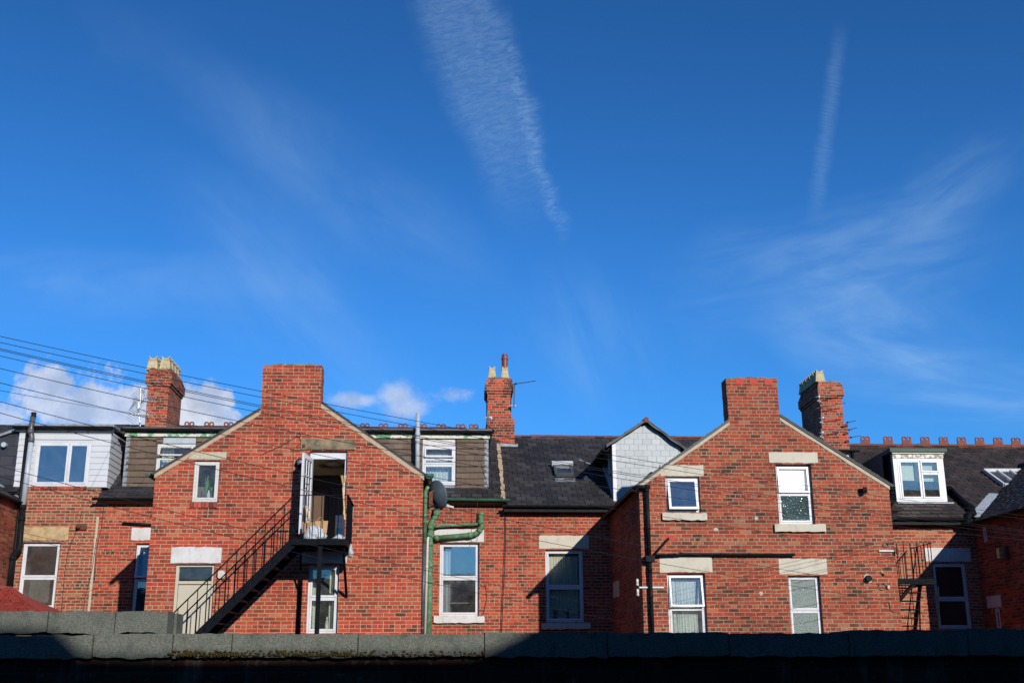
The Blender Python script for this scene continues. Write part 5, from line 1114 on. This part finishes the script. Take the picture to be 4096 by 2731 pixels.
# flight runs down away from the viewer's right towards the wall: treads seen face on
xa_, xb_ = at(3598, 2345, Y=yk+.1).x, at(3690, 2350, Y=yk+.1).x
b = None
for i in range(1, 24):
    y_ = yk+.05+.10*i*.0; z_ = lzz-.115-i*.19; sh = -.055*i
    if z_ < .1: break
    MB().box(xa_, xb_+sh*.35, yk+.1+.06*i, yk+.32+.06*i, z_-.012, z_+.012).build('tread', 'black', t2)
for (xx, sh) in ((xa_, 0), (xb_, -.0193)):
    MB().bar((xx, yk+.2, lzz-.1), (xx+sh*24, yk+.2+.06*24, lzz-.115-.19*24), .03, .16, upv=(0, 1, .3)).build('stringer', 'black', t2)
    b = MB(); o_ = Vector((xx, yk+.2, lzz-.1)); d_ = Vector((sh, .06, -.19)); b.tube([o_+Vector((0, 0, .85)), o_+d_*23+Vector((0, 0, .85))], .014, 8)
    for i in range(5, 22, 2): p_ = o_+d_*i; b.tube([p_, p_+Vector((0, 0, .85))], .008, 6)
    b.build('stair_railing', 'black', t2)
MB().bar(at(3660, 2335, Y=yk+.02), at(3590, 2400, Y=yk+.02), .05, .05).build('brace', 'black', t2)
MB().bar(at(3752, 2345, Y=YM-.6), at(3757, 2540, Y=YM-.6), .03, .03).build('support_post', 'black', t2)

# ------------------------------------------------------------------ HOUSE 5 wing at the far right
H5 = thing('rear_wing', (XS[4], 25, 0), 'shaded brick wing at the far right with brown tiled roof', 'house wing', 'houses of the brick terrace')
zE5 = at(3890, 2078, Y=YM).z; x5 = XS[4]
def sidepx(a, c_): p0, p1 = at(*a, X=x5), at(*c_, X=x5); return (min(p0.y, p1.y), max(p0.y, p1.y), min(p0.z, p1.z), max(p0.z, p1.z))
h1 = sidepx((3926, 2108), (3950, 2165)); h2 = sidepx((3976, 2432), (4008, 2520))
wing_side(H5, x5, 24.7, YM, zE5, 'b_side', -1, [h1, h2])
axf = lambda x, y, z: (x5+y, x, z)
window(H5, h1, 0., [(0, 0, 1, 1)], ax=axf, glass='glassdark', label='small upper window in the shaded wing', rec=.02)
w = window(H5, h2, 0., [(0, 0, 1, 1)], ax=axf, glass='glassdark', label='lower window in the shaded wing', rec=.02)
lr = sidepx((3947, 2385), (4008, 2425)); MB().box(x5-.015, x5-.001, lr[0], lr[1], lr[2], lr[3]).build('lintel', 'white_st', w)
MB().plate([(x5-.001, 0), (x5+5.5, 0), (x5+5.5, zE5), (x5+2.7, zE5+1.7), (x5-.001, zE5)], 24.5, 24.7).build('wall', 'b_right', H5)
s5 = .66; L5 = 2.7*math.hypot(1, s5)
o = MB().plate([(x5-.15, zE5-.10), (x5+2.7, zE5+2.7*s5), (x5+5.6, zE5-.1), (x5+5.6, zE5-.2), (x5+2.7, zE5+2.7*s5-.12), (x5-.15, zE5-.2)], 24.5, YR-.2).build('roof', 'slatebrown', H5)
tiles('roof_tiles', (x5-.17, 24.5, zE5-.10), (0, 1, 0), (1/math.hypot(1, s5), 0, s5/math.hypot(1, s5)), 0, [(0, 0), (YR-.2-24.5, 0), (YR-.2-24.5, L5+.2), (0, L5+.2)], .19, .11, .014, 'slatebrown', o, seed=12, gap=.004)
MB().tube([(x5+2.7, 24.5, zE5+2.7*s5+.0), (x5+2.7, YR-.3, zE5+2.7*s5+.0)], .09, 10).build('ridge_tiles', 'slateblack', o)
gutter('gutter', (x5-.2, 24.6, zE5-.12), (x5-.2, YM-.1, zE5-.12), .06, 'blackpl', H5)
# lead valley
def vpt(t_, up_=.03): z = zE5+t_*s5; return Vector((x5+t_, pl4[0]+(z-pl4[1])/pl4[2], z+up_))
b = MB(); rnd = random.Random(6); n = 16
for i in range(n):
    p0, p1 = vpt(-.05+1.15*i/n, .05), vpt(-.05+1.15*(i+1)/n, .05); b.bar(p0+Vector((-.05, 0, rnd.uniform(0, .02))), p1+Vector((-.05, 0, rnd.uniform(0, .03))), .26, .03, upv=(-.3, -.6, 1))
b.build('lead_valley', 'foil', H5, bevel=.01)
la = at(4008, 2212, X=x5-.1); wl5 = thing('wall_lantern', la, 'brass wall lantern on the shaded brick wing at the far right', 'light')
MB().box(x5-.06, x5-.002, la.y-.14, la.y+.06, la.z-.16, la.z+.16).build('plate', 'rust', wl5, bevel=.005)
MB().box(x5-.20, x5-.061, la.y-.07, la.y+.07, la.z-.12, la.z+.12).build('lantern', 'yellowlamp', wl5, bevel=.012)

# ------------------------------------------------------------------ aerials
def aerial(base, tip, n, el, label, mast=None, grid=True, mat='alu', elv=(0, 0, 1)):
    a, c_ = Vector(base), Vector(tip); t_ = thing('tv_aerial', a, label, 'aerial', 'tv aerials on the chimneys'); d = (c_-a).normalized()
    MB().tube([a, c_], .011, 6).build('boom', mat, t_); b = MB(); e = Vector(elv).normalized()
    for i in range(n): q = a.lerp(c_, .18+.8*i/(n-1)); L = el*(1-.45*i/n); b.tube([q-e*L/2, q+e*L/2], .005, 5)
    b.build('elements', mat, t_)
    if grid:
        b = MB(); s_ = d.cross(e)
        for k_ in (-1, 1):
            for j in range(4): q = a-d*.02+e*k_*(.04+.06*j)+d*(-.02*j); b.tube([q-s_*.16, q+s_*.16], .005, 5)
        b.build('reflector', mat, t_)
    q = a.lerp(c_, .13); MB().box(q.x-.02, q.x+.02, q.y-.02, q.y+.02, q.z-.02, q.z+.02).build('dipole_box', 'galv' if mat == 'alu' else 'black', t_)
    if mast: MB().tube([Vector(mast[0]), Vector(mast[1])], .016, 8).build('mast', mat, t_); 
    if mast and len(mast) > 2: MB().bar(Vector(mast[2]), Vector(mast[3]), .05, .03).build('wall_bracket', 'galv', t_)
    return t_
yA = yl-.25; pA = lambda x, y, d=0.: at(x, y, Y=yA+d)
aerial(pA(566, 1560), pA(650, 1526, -.5), 7, .24, 'topmost aerial on the left chimney, pointing up to the right', mast=(pA(563, 1553), pA(560, 1610), pA(562, 1562), pA(585, 1562, .25)), elv=(.3, 1, .2))
aerial(pA(565, 1592), pA(620, 1598, -.7), 7, .24, 'second aerial from the top on the left chimney', mast=(pA(562, 1590), pA(556, 1640), pA(560, 1600), pA(590, 1600, .25)), elv=(.2, .3, 1))
aerial(pA(542, 1606), pA(566, 1612, .1), 4, .3, 'short aerial bracket left of the left chimney', mast=(pA(553, 1608), pA(552, 1650), pA(553, 1610), pA(580, 1606, .25)), elv=(0, .3, 1))
aerial(pA(545, 1630), pA(608, 1656, -.7), 8, .24, 'long aerial sloping down across the left chimney', mast=(pA(552, 1625), pA(550, 1665), pA(552, 1640), pA(580, 1640, .25)), elv=(.3, .3, 1))
aerial(pA(538, 1657), pA(590, 1664, -.6), 6, .22, 'lowest aerial on the left chimney with guy wires', mast=(pA(553, 1640), pA(561, 1704), pA(553, 1660), pA(580, 1660, .25)), elv=(.3, .3, 1))
y5 = ym-.2; p5 = lambda x, y, d=0.: at(x, y, Y=y5+d)
aerial(p5(2052, 1536), p5(2143, 1523, -.3), 14, .16, 'long yagi aerial right of the middle chimney against the sky', mast=(p5(2058, 1535), p5(2056, 1630), p5(2040, 1622, .1), p5(2062, 1622)), mat='dkgrey_pipe', elv=(.2, .9, .2))
aerial(p5(1958, 1672, -.1), p5(2025, 1682, -.4), 8, .2, 'aerial with wide reflector low on the middle chimney', mast=(p5(1951, 1645), p5(1951, 1665), p5(1940, 1670), p5(1965, 1668, .2)), elv=(.1, .9, .3))
b = MB()
y6 = yr_-.25; p6 = lambda x, y, d=0.: at(x, y, Y=y6+d)
for i, (a, c_, ms) in enumerate([((3262, 1588), (3372, 1569), (3275, 1572)), ((3268, 1633), (3381, 1611), None), ((3278, 1672), (3387, 1657), (3285, 1658)), ((3385, 1690), (3422, 1682), None), ((3278, 1731), (3375, 1712), (3285, 1715)), ((3393, 1720), (3427, 1710), None), ((3397, 1750), (3443, 1742), None)]):
    aerial(p6(*a), p6(*c_), 9 if ms else 7, .14, ['topmost yagi aerial across the right chimney', 'second yagi aerial from the top on the right chimney', 'third yagi aerial from the top on the right chimney', 'short aerial tip upper right beside the right chimney', 'lowest yagi aerial crossing the right chimney front', 'short aerial tip middle right beside the right chimney', 'short aerial tip lowest right beside the right chimney above the roof'][i],
        mast=((p6(*ms)), p6(ms[0]+3, ms[1]+40), p6(ms[0]-2, ms[1]+30), p6(ms[0]+6, ms[1]+34, .25)) if ms else None, mat='alu' if ms else 'dkgrey_pipe', elv=(.2, .9, .35), grid=False)

# ------------------------------------------------------------------ overhead cables
def cable(pts, A, B, label, r=.0038, sag=True):
    """A, B: plan points; the cable hangs in the vertical plane over the line AB"""
    (ax_, ay_), (bx_, by_) = A, B; out = []
    nx_, ny_ = by_-ay_, -(bx_-ax_); c0 = ax_*nx_+ay_*ny_
    from bisect import bisect
    X = [p[0] for p in pts]; m_ = 40
    # smooth fit: quadratic least squares in px space keeps the hang free of kinks
    n = len(pts); S_ = [sum(x**k_ for x in X) for k_ in range(5)]; T_ = [sum(y*x**k_ for x, y in pts) for k_ in range(3)]
    A3 = Matrix(((S_[0], S_[1], S_[2]), (S_[1], S_[2], S_[3]), (S_[2], S_[3], S_[4]))); co = A3.inverted()@Vector(T_) if n > 2 else None
    if n == 2: k1 = (pts[1][1]-pts[0][1])/(pts[1][0]-pts[0][0]); co = Vector((pts[0][1]-k1*pts[0][0], k1, 0))
    for i in range(m_+1):
        x = X[0]+(X[-1]-X[0])*i/m_; y = co[0]+co[1]*x+co[2]*x*x
        d = fw*F+rt*(x-W/2)-up*(y-H/2); t_ = c0/(d.x*nx_+d.y*ny_); out.append(d*t_+Vector((0, 0, CZ)))
    o = MB().tube(out, r, 6).build('overhead_cable', 'cable'); o.location = o.location
    return tag(o, label, 'cable', 'overhead cables strung in front of the terrace')
X_ = 1e-3
LA = (-6.5, 12.); 
def E(px_, Y): q = at(px_, 2000, Y=Y); return (q.x, q.y)
C_ = [
 ([(-300, 1281), (0, 1343), (1000, 1551), (1700, 1687), (2300, 1796), (2900, 1897), (3396, 1970), (4200, 2070)], 'topmost of the cables crossing the sky and the terrace'),
 ([(-300, 1305), (0, 1367), (1000, 1575), (1700, 1712), (2300, 1818), (2900, 1914), (3396, 1983), (4200, 2085)], 'second cable from the top, just under the topmost'),
 ([(-300, 1330), (0, 1391), (1000, 1604), (1600, 1728), (2300, 1858), (2900, 1960), (3396, 2035), (4200, 2125)], 'upper cable of the close pair below the second cable'),
 ([(-300, 1336), (0, 1397), (1000, 1611), (1600, 1736), (2300, 1866), (2900, 1967), (3396, 2042), (4200, 2134)], 'lower cable of the close pair'),
 ([(-300, 1358), (0, 1420), (1000, 1636), (1600, 1757), (2300, 1880), (2900, 1986), (3396, 2059), (4200, 2145)], 'fifth cable from the top, under the close pair'),
 ([(-300, 1405), (0, 1471), (1000, 1689), (1600, 1806), (2300, 1930), (2900, 2023), (3396, 2084), (4200, 2165)], 'sixth cable from the top, crossing both gables'),
]
for i, (p, lb) in enumerate(C_): cable(p, E(-300, 12.), E(4200, 24.47), lb)
cable([(-300, 1460), (0, 1528), (550, 1658), (1100, 1779), (1600, 1883), (2300, 2015), (3100, 2134), (3520, 2182)], E(-300, 12.2), E(3520, YG-.03), 'cable ending at the highest coil at the right of the buff gable')
cable([(-300, 1530), (0, 1604), (550, 1742), (1100, 1874), (1600, 1990), (2000, 2075), (2444, 2165), (3100, 2275), (3530, 2333)], E(-300, 12.2), E(3530, YG-.03), 'cable ending at the middle coil at the right of the buff gable')
cable([(-300, 1570), (0, 1651), (550, 1793), (1100, 1930), (1600, 2044), (2000, 2130), (2298, 2194), (3100, 2337), (3547, 2394)], E(-300, 12.2), E(3547, YG-.03), 'cable ending at the lowest coil at the right of the buff gable')
cable([(-300, 1500), (0, 1561), (200, 1598), (530, 1652)], E(-300, 12.2), E(532, yA), 'thin cable ending at the aerials of the left chimney')
cable([(-300, 1790), (165, 1900), (448, 1973), (856, 2088), (1124, 2149), (1396, 2217), (1796, 2309), (2184, 2381), (2544, 2440)], E(-300, 12.4), (x3l-.02, YG+.5), 'long low cable across the left gable ending on the shaded side wall')
cable([(-300, 1830), (54, 1912), (383, 2001), (795, 2111), (1048, 2180), (1367, 2257), (1796, 2352), (2184, 2427), (2548, 2490)], E(-300, 12.4), (x3l-.02, YG+.4), 'lowest long cable across the left gable')
cable([(-200, 2060), (92, 2128), (383, 2195), (593, 2229)], E(-200, 22.), E(593, YM-.6), 'short cable over the thick jointed brickwork', r=.004)
cable([(-200, 2070), (60, 2138), (383, 2218), (593, 2250)], E(-200, 22.), E(593, YM-.6), 'short cable just under the other over the thick jointed brickwork', r=.004)
pp_ = E(-300, 12.2); up_ = thing('utility_pole', (pp_[0], pp_[1], 0), 'timber pole carrying the overhead cables at the left of the yard', 'pole')
MB().tube([(pp_[0], pp_[1], 0), (pp_[0], pp_[1], 7.3)], [.15, .11], 12).build('shaft', 'rawwood', up_); MB().box(pp_[0]-.2, pp_[0]+.18, pp_[1]-.16, pp_[1]-.1, 6.7, 6.8).build('crossarm', 'rawwood', up_)
# cables clipped down the walls
for i, (pts, yy, par) in enumerate([([(326, 2047), (310, 2110), (270, 2210), (258, 2290), (245, 2450)], YM-.02, H1), ([(417, 2005), (405, 2110), (383, 2210), (378, 2320)], YM-.02, H2), ([(387, 2150), (368, 2280), (340, 2390), (334, 2450)], YM-.02, H2), ([(2023, 2040), (2022, 2200), (2008, 2500), (2002, 2560)], YM-.02, H3), ([(2019, 2040), (2017, 2200), (2003, 2500), (1996, 2560)], YM-.02, H2), ([(1910, 1965), (1909, 2150), (1907, 2165)], YM-.35, H2), ([(1925, 2340), (1943, 2345), (1946, 2390), (1935, 2450), (1920, 2465)], YM-.02, H2), ([(1960, 1800), (1990, 1900), (2035, 2000)], YM-.2, H2), ([(1195, 1747), (1206, 1770), (1173, 1795), (1172, 1850), (1160, 1950)], YG-.01, H2), ([(1190, 1743), (1130, 1780), (1040, 1820)], YG-.015, H2)]):
    MB().tube([at(*p, Y=yy) for p in pts], .006, 5).build('clipped_wire', 'cable', par)

# ------------------------------------------------------------------ red tiled outbuilding (lower left)
yo = 23.; OB = thing('outbuilding', at(40, 2500, Y=yo)-Vector((0, 0, 4)), 'low outbuilding roof of bright red tiles at the lower left edge', 'outbuilding')
tp0, tp1, tb = at(-260, 2300, Y=yo+1.), at(96, 2348, Y=yo+.5), at(216, 2441, Y=yo-.3)
A_ = at(-300, 2336, Y=yo+1.); B_ = at(82, 2350, Y=yo+1.); z_ = B_.z; e_ = at(216, 2443, Y=yo); base_z = e_.z-.35
xt = B_.x; xe_ = e_.x+.45; y_r = yo+1.
ridge_ = [Vector((A_.x-1, y_r, z_)), Vector((xt-.25, y_r, z_))]; cf = Vector((xe_, yo-.6, base_z)); cl_ = Vector((A_.x-1, yo-.6, base_z)); cb_ = Vector((xe_, y_r+1.6, base_z))
MB().add([ridge_[0], ridge_[1], cf, cl_, cb_, Vector((A_.x-1, y_r+1.6, base_z))], [(0, 1, 2, 3), (1, 4, 2), (0, 5, 4, 1), (3, 2, 4, 5)]).build('roof', 'tilered', OB)
v_ = (ridge_[0]-cl_); L = v_.length; w_ = (cf-cl_).length
tiles('roof_tiles', cl_, (1, 0, 0), v_, 0, [(0, 0), (w_, 0), (ridge_[1].x-cl_.x, L), (0, L)], .19, .13, .05, 'tilered', OB, seed=15, gap=.012, jit=.006)
MB().bar(ridge_[0], ridge_[1], .18, .08).bar(ridge_[1], cf, .16, .08).build('ridge_tiles', 'tilered', OB, bevel=.02)
MB().box(A_.x-1, xe_-.15, yo-.4, y_r+1.4, 0, base_z-.001).build('wall', 'b_left', OB)

# ------------------------------------------------------------------ foreground wall with coping stones
yw = 6.0; FW = thing('boundary_wall', (0, yw, 0), 'near wall topped by rough grey coping stones, mostly in black shade', 'wall')
zc, zc0 = at(1432, 2533, Y=yw).z, at(1432, 2626, Y=yw).z
def block(x0, x1, z0, z1, y0, y1, nm='coping_stone', seed=0, jit=.0042):
    rnd = random.Random(seed+int(x0*100)); n = max(8, int((x1-x0)/.02)); a = [rnd.uniform(-jit, jit) for _ in range(n+1)]; c_ = [rnd.uniform(-jit*1.6, jit*1.6) for _ in range(n+1)]
    sm_ = lambda l, i: (l[max(0, i-1)]+l[i]+l[min(n, i+1)])/3
    top = [(x0+(x1-x0)*i/n, z1+sm_(a, i)*1.5) for i in range(n+1)]; bot = [(x1-(x1-x0)*i/n, z0+sm_(c_, i)*1.5) for i in range(n+1)]
    return MB().plate(top+bot, y0+rnd.uniform(-.004, .004), y1).build(nm, 'coping', FW, bevel=.006)
joints = [at(x, 2560, Y=yw).x for x in (928, 1432, 1938)]; st_ = .63
js = [joints[0]-st_*k_ for k_ in range(6, 0, -1)]+joints+[joints[2]+st_*k_ for k_ in range(1, 9)]
x370 = at(372, 2570, Y=yw).x; js = sorted([j for j in js if abs(j-x370) > .2]+[x370, at(690, 2570, Y=yw).x])
for a, c_ in zip(js, js[1:]):
    dzz = .012*sin(a*3)*.3
    if c_-a > .02: block(a+.003, c_-.002, zc0-(.004 if a > 0 else 0), zc+dzz+(.012 if a > 1.5 else 0), yw, yw+.32)
zt2, zt1 = at(300, 2444, Y=yw-.0).z, at(300, 2510, Y=yw).z
xr_ = at(672, 2444, Y=yw).x
us_ = [at(x, 2480, Y=yw).x for x in (-1500, -1000, -600, -330, -90, 187, 457)]+[xr_]
for a, c_ in zip(us_, us_[1:]): block(a+.003, c_-.002, zc+.005, zt2, yw+.015, yw+.16, seed=5)
MB().box(us_[0], at(667, 2600, Y=yw).x, yw+.17, yw+.32, zc+.005, zt2-.002).build('wall_core', 'coping', FW)
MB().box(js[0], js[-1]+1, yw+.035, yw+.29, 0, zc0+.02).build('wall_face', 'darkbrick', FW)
mb = MB(); rnd = random.Random(11)
for i in range(420):
    pxx = rnd.choice([rnd.uniform(650, 1950), rnd.uniform(700, 1500)]); q = at(pxx, 2622-rnd.random()**2*22, Y=yw-.004); r_ = rnd.uniform(.002, .008)
    n = 7; vs = [q+Vector((r_*1.3*cos(2*pi*j/n)*rnd.uniform(.7, 1.2), -.006*rnd.random(), r_*sin(2*pi*j/n)*rnd.uniform(.7, 1.2))) for j in range(n)]; mb.add(vs+[q+Vector((0, -.012, 0))]+[v+Vector((0, .012, 0)) for v in vs], [(j, (j+1) % n, n) for j in range(n)]+[(j, (j+1) % n, (j+1) % n+n+1, j+n+1) for j in range(n)])
tag(mb.build('moss', 'moss'), 'brown moss tufts along the lower edge of the lit coping stones', 'moss', kind='stuff')

# ------------------------------------------------------------------ unseen building behind the viewpoint, shaped to shade the near wall
BB = thing('unseen_shade_house', (0, -3, 0), 'unseen dark brick house behind the viewpoint, shaped to cast shade over the coping', 'house')
yb_ = -2.6
def shp(px_, py_): q = at(px_, max(py_, 2300), Y=yw); t_ = (q.y-yb_)/-SUN.y; return (q.x+SUN.x*t_, q.z+SUN.z*t_ if py_ > 0 else 12.5)
prof = [shp(-1500, 2500), shp(60, 2503), shp(230, 2512), shp(330, 2612), shp(560, 2619), shp(1880, 2612), shp(1960, 2595), shp(2110, 2520), shp(2200, 2420), shp(4600, 2420)]  # top outline traced back from the shadow edge on the coping
prof = [(prof[0][0]-3, prof[0][1])]+prof+[(prof[-1][0]+6, prof[-1][1])]
MB().plate([(prof[0][0], 0)]+[(prof[-1][0], 0)]+prof[::-1], yb_-5., yb_).build('wall', 'darkbrick', BB)
tx = shp(2200, 2420)[0]; MB().plate([(tx, 0), (tx+26, 0), (tx+26, 12.5), (tx, 12.5)], yb_-5., yb_-.001, fn=lambda a, y, z: (a+(yb_-y)*.42, y, z)).build('sky_block', 'darkbrick', BB)  # added unseen block, skewed clear of the sun, cutting sky light
zl0 = min(p[1] for p in prof)
MB().plate([(yb_-.3, zl0-.05), (yb_-5., zl0+1.6), (yb_-9.5, zl0-.05)], prof[0][0], tx, fn=lambda a, y, z: (y, a, z)).build('roof', 'slate', BB)  # roof added to block more sky and darken pane reflections
B2 = thing('terraced_house', (0, -32, 0), 'long dark terrace added far behind the viewpoint to block low sky and darken window reflections', 'house')  # unseen row, added for its effect on sky light and reflections
MB().box(-45, 45, -36, -30, 0, 7.6).build('wall', 'darkbrick', B2); MB().plate([(-29.7, 7.5), (-33, 9.4), (-36.3, 7.5)], -45, 45, fn=lambda a, y, z: (y, a, z)).build('roof', 'slate', B2)
